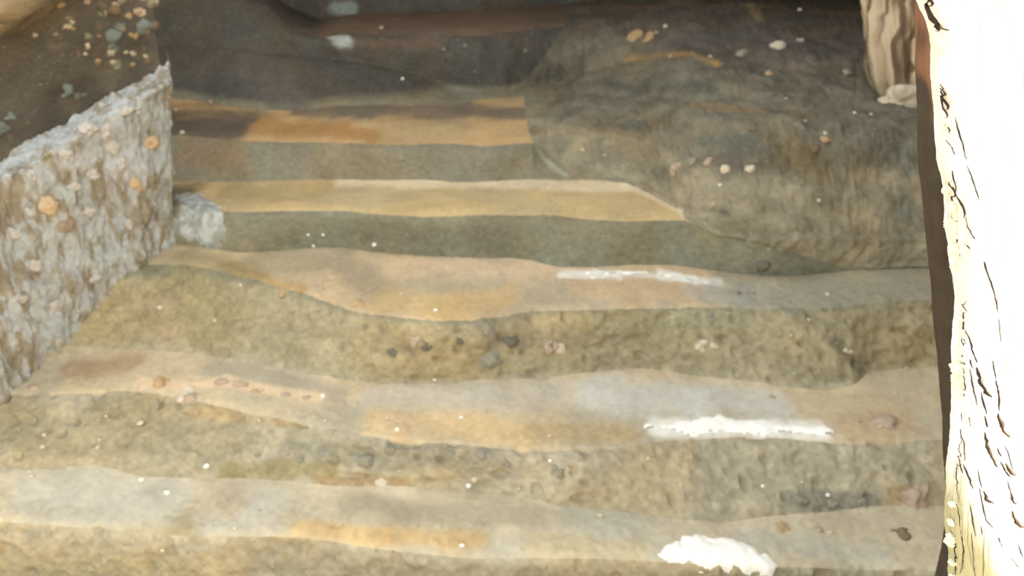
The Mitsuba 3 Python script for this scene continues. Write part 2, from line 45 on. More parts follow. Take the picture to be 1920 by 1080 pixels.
PEBBLES = [[0.856,3.421,0.724,np.float64(0.0428),'c'],[-0.571,3.411,0.407,np.float64(0.0199),'w'],[-0.836,3.46,0.383,np.float64(0.0157),'w'],[-0.854,3.46,0.433,np.float64(0.0134),'w'],[-0.793,3.467,0.43,np.float64(0.0134),'w'],[-0.6,4.893,0.787,np.float64(0.0205),'w'],[1.433,3.24,0.388,np.float64(0.0234),'w'],[1.206,3.326,0.627,np.float64(0.019),'c'],[-0.659,2.644,0.148,np.float64(0.0168),'w'],[-1.28,2.569,0.096,np.float64(0.0257),'c'],[-0.14,2.309,0.022,np.float64(0.0188),'w'],[0.831,3.378,0.667,np.float64(0.0149),'w'],[1.753,5.62,1.041,np.float64(0.0293),'w'],[0.841,4.999,1.041,np.float64(0.0263),'c'],[-0.743,5.194,1.008,np.float64(0.0273),'p'],[-0.262,4.948,0.961,np.float64(0.0233),'g'],[-0.382,4.984,0.929,np.float64(0.0235),'g'],[0.075,5.07,0.902,np.float64(0.0239),'g'],[0.325,3.948,0.642,np.float64(0.0196),'c'],[0.425,3.91,0.633,np.float64(0.0219),'p'],[-0.148,2.057,0.001,np.float64(0.0158),'w'],[-0.42,2.51,0.146,np.float64(0.0179),'c'],[-0.378,2.448,0.145,np.float64(0.0158),'w'],[-0.17,2.515,0.147,np.float64(0.0143),'w'],[0.122,2.411,0.145,np.float64(0.0156),'c'],[0.83,2.322,0.093,np.float64(0.0119),'c'],[0.787,2.26,0.058,np.float64(0.0134),'w'],[0.988,2.241,0.04,np.float64(0.015),'w'],[0.913,2.273,0.063,np.float64(0.0118),'c'],[-0.417,3.012,0.369,np.float64(0.0161),'c'],[-0.277,2.88,0.367,np.float64(0.0174),'w'],[-1.065,3.151,0.345,np.float64(0.0167),'c'],[-1.139,3.038,0.243,np.float64(0.0185),'c'],[-1.373,3.101,0.269,np.float64(0.025),'c'],[-1.598,2.531,0.068,np.float64(0.0164),'c'],[-1.587,2.489,0.046,np.float64(0.018),'c'],[-1.399,2.49,0.041,np.float64(0.0144),'c'],[-1.403,2.515,0.054,np.float64(0.0127),'c'],[-1.211,2.36,0.007,np.float64(0.0174),'w'],[-1.103,2.293,0.006,np.float64(0.0205),'w'],[-1.598,2.402,0.008,np.float64(0.0177),'c'],[-1.576,2.375,0.007,np.float64(0.0158),'c'],[-1.014,2.41,0.03,np.float64(0.0212),'w'],[-0.844,2.137,0.001,np.float64(0.0146),'c'],[-1.06,2.101,-0.059,np.float64(0.0129),'c'],[1.076,2.872,0.333,np.float64(0.0175),'c'],[1.006,2.831,0.289,np.float64(0.0135),'c'],[1.008,2.735,0.189,np.float64(0.0114),'c'],[0.271,2.18,0.007,np.float64(0.0214),'c'],[-0.12,2.314,0.046,np.float64(0.0205),'c'],[0.022,2.284,0.033,np.float64(0.0136),'c'],[0.181,2.289,0.102,np.float64(0.0202),'p'],[0.118,2.309,0.129,np.float64(0.0135),'w'],[1.205,3.59,0.88,np.float64(0.0175),'p'],[1.266,3.522,0.845,np.float64(0.0195),'c'],[1.189,3.842,0.905,np.float64(0.0186),'p'],[1.463,3.754,0.864,np.float64(0.016),'w'],[1.54,3.765,0.859,np.float64(0.016),'w'],[0.962,4.387,0.982,np.float64(0.0234),'c'],[0.814,4.613,0.951,np.float64(0.0218),'p'],[1.217,2.464,0.145,np.float64(0.0159),'c'],[1.329,2.333,0.101,np.float64(0.0119),'c'],[1.349,2.664,0.148,np.float64(0.0131),'c'],[1.362,2.651,0.148,np.float64(0.0112),'c'],[1.157,2.494,0.146,np.float64(0.0178),'p'],[1.455,2.838,0.151,np.float64(0.0138),'c'],[-1.725,4.509,0.703,np.float64(0.0164),'w'],[-1.555,4.1,0.699,np.float64(0.0252),'c'],[-1.589,4.65,0.712,np.float64(0.0253),'p'],[0.433,2.328,0.115,np.float64(0.0136),'c'],[-0.625,2.503,0.144,np.float64(0.0125),'c'],[-0.853,2.522,0.131,np.float64(0.0126),'c'],[-1.406,2.597,0.095,np.float64(0.0111),'c'],[-0.618,2.802,0.212,np.float64(0.0097),'c'],[-0.277,2.737,0.161,np.float64(0.0115),'w']]
STONES = [[0.13,2.824,0.248,np.float64(0.0658),'p'],[0.178,2.826,0.243,np.float64(0.0387),'c'],[-0.092,2.774,0.228,np.float64(0.0956),'g'],[-0.351,2.777,0.285,np.float64(0.0418),'p'],[-0.086,2.798,0.323,np.float64(0.0646),'g'],[-0.559,2.951,0.367,np.float64(0.079),'o'],[-0.753,3.086,0.368,np.float64(0.045),'p'],[-0.725,3.058,0.367,np.float64(0.0284),'p'],[-0.888,3.084,0.351,np.float64(0.041),'o'],[-1.262,2.737,0.153,np.float64(0.0841),'o'],[-1.149,2.682,0.144,np.float64(0.0753),'c'],[-1.134,2.648,0.144,np.float64(0.0634),'p'],[-1.043,2.739,0.147,np.float64(0.0766),'p'],[-0.976,2.724,0.147,np.float64(0.0648),'p'],[-0.9,2.688,0.147,np.float64(0.0566),'o'],[-0.784,2.653,0.147,np.float64(0.0448),'p'],[-0.716,2.642,0.147,np.float64(0.0335),'p'],[-0.589,2.607,0.148,np.float64(0.0332),'p'],[-1.089,2.591,0.125,np.float64(0.0331),'p'],[-1.224,2.622,0.127,np.float64(0.0334),'b'],[-1.712,2.716,0.145,np.float64(0.0571),'p'],[0.68,2.838,0.241,np.float64(0.0505),'c'],[0.733,2.832,0.244,np.float64(0.0388),'c'],[1.213,2.807,0.247,np.float64(0.0424),'c'],[0.911,2.638,0.149,np.float64(0.0335),'p'],[1.247,2.494,0.146,np.float64(0.0891),'p'],[1.241,2.25,0.029,np.float64(0.1006),'p'],[1.171,2.105,0.004,np.float64(0.0706),'b'],[0.817,2.131,0.006,np.float64(0.0486),'o'],[0.918,2.116,0.005,np.float64(0.0451),'p'],[0.954,2.104,0.005,np.float64(0.0321),'c'],[-0.397,2.379,0.12,np.float64(0.0448),'g'],[-0.188,2.348,0.121,np.float64(0.0512),'g'],[-0.093,2.336,0.13,np.float64(0.0442),'g'],[-0.467,2.376,0.091,np.float64(0.0484),'g'],[-0.017,2.316,0.103,np.float64(0.0373),'g'],[0.151,2.286,0.095,np.float64(0.047),'g'],[-0.629,2.404,0.081,np.float64(0.0385),'g'],[-0.701,2.402,0.061,np.float64(0.035),'g'],[0.997,2.219,0.022,np.float64(0.0565),'g'],[0.898,2.223,0.03,np.float64(0.0465),'g'],[1.102,2.233,0.022,np.float64(0.0501),'g'],[-0.414,2.333,0.017,np.float64(0.0518),'c'],[0.847,3.03,0.369,np.float64(0.0444),'g'],[0.903,3.03,0.369,np.float64(0.0443),'g'],[1.184,3.012,0.369,np.float64(0.0321),'c'],[0.722,2.892,0.333,np.float64(0.039),'g'],[0.313,3.161,0.372,np.float64(0.0376),'w'],[0.98,3.177,0.415,np.float64(0.0834),'d'],[-0.189,2.774,0.297,np.float64(0.0379),'d'],[-0.303,2.769,0.279,np.float64(0.0455),'d'],[-0.419,2.775,0.254,np.float64(0.0458),'d'],[0.0,2.81,0.278,np.float64(0.0499),'d']]
BANK_STONES = [[0.692,3.574,0.681,np.float64(0.0536),'p'],[0.742,3.506,0.731,np.float64(0.0349),'g'],[0.948,3.409,0.732,np.float64(0.0384),'c'],[0.8,3.471,0.742,np.float64(0.0303),'p'],[1.801,4.352,0.943,np.float64(0.0622),'p'],[1.764,4.304,0.901,np.float64(0.0464),'p'],[1.606,4.305,0.927,np.float64(0.0411),'p'],[1.317,4.468,1.024,np.float64(0.0685),'c'],[1.131,4.393,0.991,np.float64(0.0572),'g'],[1.446,4.553,1.036,np.float64(0.0375),'p'],[1.187,4.141,0.955,np.float64(0.0346),'o'],[0.684,5.071,0.978,np.float64(0.1011),'o'],[0.761,4.989,0.985,np.float64(0.0761),'o'],[0.808,3.34,0.606,np.float64(0.034),'p'],[0.97,3.517,0.862,np.float64(0.0302),'b'],[1.263,3.502,0.822,np.float64(0.0389),'o'],[1.213,3.468,0.798,np.float64(0.0343),'b']]
TREAD_STAINS_LIGHTS = [[-0.472,3.265,0.372,0.043,3.238,0.372,np.float64(0.038),0.66,0.49,0.32,0.7,0.401],[0.043,3.238,0.372,0.294,3.186,0.372,np.float64(0.038),0.66,0.49,0.32,0.7,0.403],[-0.477,2.977,0.368,-0.215,2.91,0.368,np.float64(0.051),0.6,0.42,0.2,0.7,0.433],[-0.215,2.91,0.368,-0.02,2.976,0.368,np.float64(0.051),0.6,0.42,0.2,0.7,0.442],[0.244,3.067,0.37,0.733,3.067,0.37,np.float64(0.033),0.6,0.43,0.265,0.7,0.423],[-1.0,5.359,1.007,-0.185,5.294,1.032,np.float64(0.14),0.19,0.135,0.095,0.9,0.146],[-0.185,5.294,1.032,0.9,5.349,1.069,np.float64(0.139),0.19,0.135,0.095,0.9,0.144],[0.936,3.065,0.371,1.63,3.116,0.37,np.float64(0.123),0.34,0.305,0.215,0.8,0.423],[-1.952,4.197,0.699,-1.328,4.169,0.701,np.float64(0.087),0.135,0.115,0.09,0.95,0.254],[-1.095,4.511,0.708,-0.659,4.524,0.705,np.float64(0.033),0.2,0.165,0.125,0.9,0.235],[-1.759,3.657,0.542,-1.425,3.632,0.55,np.float64(0.06),0.17,0.145,0.1,0.9,0.325],[-0.878,4.523,0.705,-0.247,4.526,0.705,np.float64(0.044),0.2,0.165,0.125,0.9,0.235],[-0.247,4.526,0.705,0.108,4.422,0.703,np.float64(0.043),0.2,0.165,0.125,0.9,0.235],[-1.212,4.215,0.702,-0.809,4.121,0.701,np.float64(0.041),0.42,0.235,0.1,0.8,0.252],[-0.809,4.121,0.701,-0.644,4.03,0.7,np.float64(0.04),0.42,0.235,0.1,0.8,0.258],[-0.726,4.245,0.702,-0.505,4.121,0.701,np.float64(0.018),0.5,0.38,0.2,0.8,0.25],[-0.505,4.121,0.701,-0.255,4.168,0.701,np.float64(0.018),0.5,0.38,0.2,0.8,0.258],[-0.77,3.825,0.545,0.0,3.769,0.553,np.float64(0.021),0.72,0.6,0.41,0.85,0.312],[0.0,3.769,0.553,0.518,3.737,0.554,np.float64(0.021),0.72,0.6,0.41,0.85,0.314],[0.518,3.737,0.554,0.713,3.383,0.556,np.float64(0.02),0.72,0.6,0.41,0.85,0.316],[-1.228,3.665,0.551,-0.838,3.681,0.541,np.float64(0.037),0.42,0.33,0.16,0.6,0.323],[-1.054,3.364,0.377,-0.696,3.32,0.372,np.float64(0.057),0.4,0.33,0.22,0.8,0.39],[-0.696,3.32,0.372,-0.536,3.116,0.37,np.float64(0.055),0.4,0.33,0.22,0.8,0.395],[-1.127,3.24,0.383,-0.81,3.042,0.359,np.float64(0.029),0.4,0.27,0.11,0.7,0.401],[-1.324,3.261,0.397,-1.135,3.184,0.362,np.float64(0.085),0.27,0.23,0.12,0.6,0.395],[0.189,3.186,0.372,0.504,3.187,0.372,np.float64(0.015),0.9,0.87,0.78,0.75,0.409],[0.504,3.187,0.372,0.804,3.113,0.371,np.float64(0.015),0.9,0.87,0.78,0.75,0.409],[0.337,3.201,0.373,0.42,3.181,0.372,np.float64(0.019),0.9,0.87,0.78,0.9,0.407],[0.588,3.186,0.372,0.705,3.137,0.371,np.float64(0.019),0.9,0.87,0.78,0.9,0.409],[0.775,2.978,0.368,1.173,2.977,0.368,np.float64(0.064),0.32,0.31,0.24,0.6,0.433],[1.173,2.977,0.368,1.508,3.07,0.369,np.float64(0.064),0.32,0.31,0.24,0.6,0.433],[0.688,3.045,0.369,0.925,3.021,0.369,np.float64(0.036),0.46,0.46,0.4,0.4,0.425],[-1.103,2.841,0.149,-0.848,2.764,0.149,np.float64(0.035),0.42,0.37,0.27,0.8,0.502],[-0.848,2.764,0.149,-0.598,2.657,0.149,np.float64(0.034),0.42,0.37,0.27,0.8,0.513],[-0.486,2.656,0.149,-0.112,2.656,0.149,np.float64(0.049),0.57,0.51,0.405,0.8,0.528],[-0.112,2.656,0.149,0.262,2.656,0.149,np.float64(0.049),0.57,0.51,0.405,0.8,0.528],[0.299,2.657,0.149,0.629,2.623,0.148,np.float64(0.056),0.6,0.575,0.495,0.9,0.528],[0.629,2.623,0.148,0.898,2.589,0.148,np.float64(0.055),0.6,0.575,0.495,0.9,0.533],[-1.635,2.842,0.149,-1.407,2.868,0.157,np.float64(0.032),0.42,0.29,0.18,0.8,0.502],[-0.463,2.494,0.146,-0.106,2.463,0.146,np.float64(0.043),0.68,0.5,0.27,0.75,0.553],[-0.106,2.463,0.146,0.035,2.403,0.145,np.float64(0.042),0.68,0.5,0.27,0.75,0.558],[0.07,2.432,0.145,0.383,2.418,0.144,np.float64(0.031),0.48,0.34,0.16,0.6,0.562],[0.476,2.464,0.145,1.018,2.448,0.145,np.float64(0.026),0.9,0.87,0.78,0.9,0.558],[1.129,2.463,0.146,1.318,2.495,0.145,np.float64(0.046),0.52,0.37,0.22,0.6,0.558],[-1.33,2.74,0.153,-1.157,2.706,0.145,np.float64(0.017),0.74,0.57,0.37,0.95,0.515],[-1.157,2.706,0.145,-1.038,2.753,0.147,np.float64(0.017),0.74,0.57,0.37,0.95,0.522],[-1.038,2.753,0.147,-0.909,2.702,0.147,np.float64(0.017),0.74,0.57,0.37,0.95,0.515],[-0.909,2.702,0.147,-0.669,2.638,0.148,np.float64(0.017),0.74,0.57,0.37,0.95,0.522],[-1.544,2.308,0.005,-1.122,2.28,0.005,np.float64(0.061),0.53,0.495,0.4,0.8,0.614],[-1.122,2.28,0.005,-0.763,2.205,0.003,np.float64(0.06),0.53,0.495,0.4,0.8,0.618],[-0.986,2.28,0.005,-0.877,2.255,0.005,np.float64(0.051),0.47,0.35,0.2,0.5,0.618],[-0.651,2.144,0.001,-0.384,2.096,0.001,np.float64(0.026),0.64,0.44,0.2,0.8,0.643],[-0.384,2.096,0.001,-0.096,2.084,0.002,np.float64(0.026),0.64,0.44,0.2,0.8,0.651],[-0.518,2.228,0.005,0.066,2.177,0.005,np.float64(0.033),0.4,0.34,0.23,0.6,0.627],[0.063,2.061,0.002,0.376,2.038,0.001,np.float64(0.028),0.55,0.45,0.26,0.6,0.658],[0.7,2.081,0.004,1.074,2.015,0.002,np.float64(0.035),0.46,0.46,0.4,0.5,0.653],[-1.242,2.116,-0.088,-1.016,2.102,-0.034,np.float64(0.065),0.33,0.27,0.13,0.7,0.666]]  # pale peach capsules paint the lit ridge on the second lowest tread
RISER_STAINS = [[-1.685,2.557,0.082,-0.966,2.475,0.073,np.float64(0.109),0.3,0.265,0.165,0.65,1.0],[-1.597,2.14,-0.152,-1.041,2.086,-0.124,np.float64(0.066),0.3,0.26,0.16,0.6,1.0],[-0.942,5.005,0.96,0.42,5.113,0.956,np.float64(0.042),0.16,0.115,0.085,0.5,1.0],[-1.087,5.162,0.993,-0.927,5.012,0.973,np.float64(0.042),0.45,0.5,0.48,0.9,1.0],[-1.092,5.717,1.05,-0.99,5.702,1.052,np.float64(0.04),0.3,0.36,0.35,0.8,1.0],[-1.391,4.781,0.886,-1.151,4.52,0.72,np.float64(0.112),0.13,0.12,0.11,0.6,1.0],[0.117,3.945,0.686,0.146,3.929,0.628,np.float64(0.015),0.36,0.37,0.28,0.9,1.0],[0.146,3.929,0.628,0.241,3.85,0.569,np.float64(0.015),0.36,0.37,0.28,0.9,1.0],[-1.491,3.941,0.637,-1.232,3.884,0.629,np.float64(0.058),0.27,0.2,0.13,0.8,1.0],[-1.164,3.92,0.668,-1.107,3.859,0.611,np.float64(0.053),0.24,0.24,0.19,0.7,1.0],[-0.573,3.416,0.451,-0.044,3.372,0.456,np.float64(0.057),0.19,0.18,0.14,0.6,1.0],[-1.324,3.166,0.323,-1.107,3.037,0.248,np.float64(0.125),0.27,0.23,0.12,0.6,1.0],[-1.38,3.132,0.294,-1.315,3.024,0.208,np.float64(0.046),0.36,0.28,0.18,0.6,1.0],[-0.497,2.791,0.266,0.039,2.819,0.273,np.float64(0.031),0.2,0.17,0.115,0.4,1.0],[0.039,2.819,0.273,0.469,2.867,0.269,np.float64(0.031),0.2,0.17,0.115,0.4,1.0],[0.311,2.871,0.311,0.856,2.882,0.327,np.float64(0.035),0.31,0.3,0.19,0.6,1.0],[1.177,2.824,0.27,1.252,2.78,0.185,np.float64(0.027),0.16,0.135,0.09,0.7,1.0],[-1.419,2.639,0.116,-1.022,2.563,0.121,np.float64(0.055),0.33,0.28,0.17,0.6,1.0],[-1.104,2.593,0.124,-0.713,2.498,0.143,np.float64(0.025),0.44,0.3,0.14,0.5,1.0],[-0.741,2.433,0.082,-0.102,2.332,0.112,np.float64(0.045),0.28,0.26,0.19,0.8,1.0],[-0.949,2.396,0.023,-0.59,2.365,0.046,np.float64(0.031),0.27,0.22,0.1,0.7,1.0],[-0.623,2.344,0.019,-0.345,2.329,0.02,np.float64(0.021),0.35,0.24,0.12,0.7,1.0],[0.881,2.222,0.03,1.137,2.235,0.02,np.float64(0.03),0.24,0.23,0.18,0.8,1.0],[1.205,2.237,0.018,1.258,2.2,0.007,np.float64(0.057),0.48,0.36,0.21,0.7,1.0],[-0.412,2.034,-0.076,0.063,1.999,-0.06,np.float64(0.022),0.3,0.24,0.16,0.6,1.0],[-1.618,2.389,0.007,-1.688,2.389,0.007,np.float64(0.025),0.17,0.17,0.13,0.8,1.0]]
BANK_STAINS_LIGHTS = [[0.641,4.909,0.876,0.807,4.707,0.947,np.float64(0.034),0.38,0.245,0.11,0.9,1.0],[0.807,4.707,0.947,0.961,4.255,0.982,np.float64(0.032),0.38,0.245,0.11,0.9,1.0],[-0.057,4.76,0.706,0.403,4.81,0.796,np.float64(0.026),0.2,0.19,0.155,0.6,1.0],[0.403,4.81,0.796,0.674,4.726,0.883,np.float64(0.026),0.2,0.19,0.155,0.6,1.0],[0.12,5.144,0.995,1.433,4.501,1.019,np.float64(0.085),0.115,0.105,0.095,0.5,1.0],[0.458,5.644,1.044,2.045,5.502,1.033,np.float64(0.11),0.2,0.14,0.1,0.8,1.0],[1.44,5.6,1.081,1.337,4.932,1.07,np.float64(0.031),0.34,0.26,0.14,0.8,1.0],[0.52,4.552,0.809,0.882,3.961,0.926,np.float64(0.046),0.11,0.115,0.09,0.7,1.0],[0.779,3.775,0.886,1.034,3.701,0.893,np.float64(0.045),0.22,0.16,0.095,0.8,1.0],[0.493,4.033,0.749,0.602,3.935,0.775,np.float64(0.022),0.1,0.105,0.08,0.8,1.0],[0.787,3.545,0.81,0.945,3.475,0.808,np.float64(0.048),0.12,0.125,0.1,0.7,1.0],[0.622,3.681,0.63,0.854,3.399,0.698,np.float64(0.031),0.12,0.11,0.085,0.5,1.0],[1.111,3.454,0.803,1.239,3.417,0.725,np.float64(0.077),0.2,0.16,0.085,0.7,1.0],[0.768,3.345,0.582,0.845,3.305,0.585,np.float64(0.021),0.1,0.09,0.075,0.8,1.0],[0.822,3.28,0.549,1.017,3.215,0.53,np.float64(0.029),0.23,0.21,0.13,0.7,1.0],[1.6,3.543,0.777,1.59,3.364,0.563,np.float64(0.03),0.23,0.24,0.19,0.6,1.0],[0.241,3.839,0.562,0.521,3.765,0.566,np.float64(0.021),0.27,0.27,0.19,0.8,1.0],[0.552,3.731,0.558,0.713,3.378,0.553,np.float64(0.011),0.4,0.36,0.26,0.9,1.0],[0.713,3.378,0.553,0.805,3.241,0.526,np.float64(0.011),0.4,0.36,0.26,0.9,1.0],[0.918,3.187,0.429,1.041,3.173,0.412,np.float64(0.029),0.15,0.145,0.115,0.6,1.0]]  # orange capsules paint the light along the ledge
WHITE_UPPER = [[0.211,3.2,0.373,0.358,3.196,0.373,np.float64(0.008)],[0.358,3.196,0.373,0.527,3.201,0.372,np.float64(0.013)],[0.527,3.201,0.372,0.763,3.113,0.371,np.float64(0.008)]]
WHITE_MIDDLE = [[0.45,2.464,0.145,0.582,2.464,0.145,np.float64(0.012)],[0.582,2.464,0.145,0.685,2.489,0.145,np.float64(0.035)],[0.685,2.489,0.145,0.845,2.458,0.145,np.float64(0.032)],[0.845,2.458,0.145,1.035,2.445,0.145,np.float64(0.019)]]
WHITE_LOWER = [[0.472,2.027,0.001,0.549,2.037,0.002,np.float64(0.031)],[0.549,2.037,0.002,0.64,2.026,0.002,np.float64(0.047)],[0.64,2.026,0.002,0.724,1.984,0.0,np.float64(0.037)]]
CRUST_SIDE = [[-1.391,3.6,0.549,-1.264,3.441,0.535,np.float64(0.054)],[-1.264,3.441,0.535,-1.244,3.409,0.453,np.float64(0.057)],[-1.244,3.409,0.453,-1.359,3.439,0.489,np.float64(0.044)]]
WALL_BASE = [[-1.399,3.421,0.406],[-1.491,3.241,0.371],[-1.604,3.171,0.303],[-1.664,3.031,0.223],[-1.734,2.888,0.156],[-1.771,2.682,0.144],[-1.826,2.374,0.125]]
WALL_TOP = [[-1.344,3.521,1.065],[-1.41,3.341,1.022],[-1.515,3.271,0.974],[-1.646,3.131,0.9],[-1.803,2.988,0.821],[-1.882,2.782,0.785],[-1.858,2.474,0.806]]
WALL_STONES = [[-1.406,3.387,0.848,np.float64(0.071),'o'],[-1.683,3.057,0.707,np.float64(0.0661),'o'],[-1.656,3.084,0.614,np.float64(0.0674),'b'],[-1.456,3.31,0.999,np.float64(0.0442),'c'],[-1.412,3.343,0.977,np.float64(0.0244),'c'],[-1.629,3.145,0.872,np.float64(0.0468),'c'],[-1.459,3.287,0.712,np.float64(0.0538),'o'],[-1.733,3.014,0.692,np.float64(0.0385),'p'],[-1.566,3.217,0.952,np.float64(0.0591),'w'],[-1.523,3.263,0.919,np.float64(0.0601),'c'],[-1.506,3.27,0.866,np.float64(0.0525),'p'],[-1.708,2.943,0.206,np.float64(0.0482),'w'],[-1.755,2.871,0.289,np.float64(0.0468),'w'],[-1.77,2.881,0.414,np.float64(0.05),'g'],[-1.585,3.161,0.638,np.float64(0.0525),'w'],[-1.622,3.137,0.752,np.float64(0.0435),'g'],[-1.779,2.963,0.63,np.float64(0.0497),'w'],[-1.734,2.968,0.502,np.float64(0.0507),'w'],[-1.491,3.275,0.791,np.float64(0.0531),'w'],[-1.564,3.198,0.773,np.float64(0.0481),'p'],[-1.697,2.977,0.335,np.float64(0.0599),'p'],[-1.613,3.132,0.385,np.float64(0.0496),'g'],[-1.503,3.25,0.561,np.float64(0.0543),'g'],[-1.722,3.052,0.82,np.float64(0.0459),'g']]
BOULDER_STONES = [[-1.893,3.461,1.321,np.float64(0.0181),'c'],[-1.863,3.493,1.319,np.float64(0.0264),'c'],[-1.851,3.473,1.37,np.float64(0.018),'c'],[-1.894,3.44,1.355,np.float64(0.0139),'o'],[-1.93,3.464,1.282,np.float64(0.0182),'b'],[-1.819,3.523,1.352,np.float64(0.0183),'o']]
BACK_STONES = [[-1.92,4.1,1.093,np.float64(0.0435),'c'],[-1.831,4.175,0.985,np.float64(0.0546),'g'],[-1.845,4.163,1.053,np.float64(0.0394),'c'],[-1.79,4.208,1.045,np.float64(0.0348),'c'],[-1.895,4.121,1.025,np.float64(0.044),'o'],[-1.845,4.162,1.113,np.float64(0.1369),'u'],[-1.801,4.199,1.167,np.float64(0.0833),'u'],[-1.719,4.268,1.157,np.float64(0.0747),'u'],[-1.761,4.233,1.126,np.float64(0.0496),'o'],[-2.005,4.029,1.274,np.float64(0.0793),'b'],[-2.054,3.989,1.279,np.float64(0.0554),'b'],[-1.978,4.052,1.285,np.float64(0.0609),'o'],[-1.809,4.192,1.239,np.float64(0.0826),'b'],[-1.725,4.263,1.225,np.float64(0.0593),'p'],[-1.667,4.311,1.259,np.float64(0.0299),'c'],[-1.956,4.07,1.203,np.float64(0.0237),'c'],[-2.079,3.968,1.164,np.float64(0.0186),'c'],[-2.008,4.027,1.147,np.float64(0.0472),'d'],[-2.01,4.025,0.911,np.float64(0.0968),'u'],[-1.963,4.064,0.891,np.float64(0.0441),'u'],[-2.233,3.839,0.788,np.float64(0.0799),'u'],[-2.202,3.865,0.829,np.float64(0.0471),'u'],[-2.149,3.91,0.691,np.float64(0.0241),'g'],[-1.78,4.216,0.982,np.float64(0.0451),'o'],[-1.851,4.157,1.262,np.float64(0.0481),'d'],[-1.914,4.105,1.134,np.float64(0.0385),'g'],[-1.768,4.227,1.21,np.float64(0.0344),'o'],[-1.724,4.264,1.047,np.float64(0.0352),'b'],[-1.961,4.066,1.059,np.float64(0.0385),'b'],[-1.764,4.23,1.035,np.float64(0.0355),'c'],[-2.037,4.002,1.206,np.float64(0.0301),'b'],[-2.025,4.013,1.304,np.float64(0.0463),'g'],[-1.973,4.056,1.182,np.float64(0.0466),'c'],[-1.727,4.261,1.018,np.float64(0.0321),'c'],[-1.784,4.213,1.276,np.float64(0.0357),'g'],[-1.979,4.05,1.045,np.float64(0.0211),'b'],[-1.713,4.273,1.215,np.float64(0.0465),'c'],[-1.703,4.281,1.28,np.float64(0.0407),'p'],[-1.87,4.142,1.168,np.float64(0.0253),'b'],[-1.956,4.07,1.064,np.float64(0.0284),'b'],[-1.792,4.206,1.155,np.float64(0.0432),'g'],[-1.967,4.061,1.216,np.float64(0.0416),'g'],[-1.859,4.15,1.229,np.float64(0.0197),'g'],[-1.681,4.3,1.257,np.float64(0.045),'g'],[-1.686,4.295,1.157,np.float64(0.0482),'b'],[-1.84,4.167,1.226,np.float64(0.0409),'g'],[-1.799,4.201,1.151,np.float64(0.0262),'c'],[-1.801,4.199,1.263,np.float64(0.0396),'p'],[-1.935,4.087,1.064,np.float64(0.025),'c'],[-1.93,4.092,1.063,np.float64(0.0304),'b'],[-1.849,4.159,1.005,np.float64(0.0492),'c'],[-1.798,4.202,1.04,np.float64(0.0244),'b'],[-1.729,4.259,1.162,np.float64(0.0364),'c'],[-1.903,4.115,1.008,np.float64(0.0289),'b'],[-2.058,3.985,1.197,np.float64(0.0362),'b'],[-1.715,4.271,0.989,np.float64(0.0302),'b'],[-2.008,4.026,1.067,np.float64(0.0236),'o'],[-1.892,4.124,1.283,np.float64(0.0436),'p'],[-2.012,4.023,1.159,np.float64(0.0262),'p'],[-1.879,4.134,1.133,np.float64(0.0225),'o'],[-1.957,4.069,1.176,np.float64(0.0207),'o'],[-2.047,3.994,1.263,np.float64(0.028),'g'],[-1.715,4.271,1.135,np.float64(0.0336),'o']]
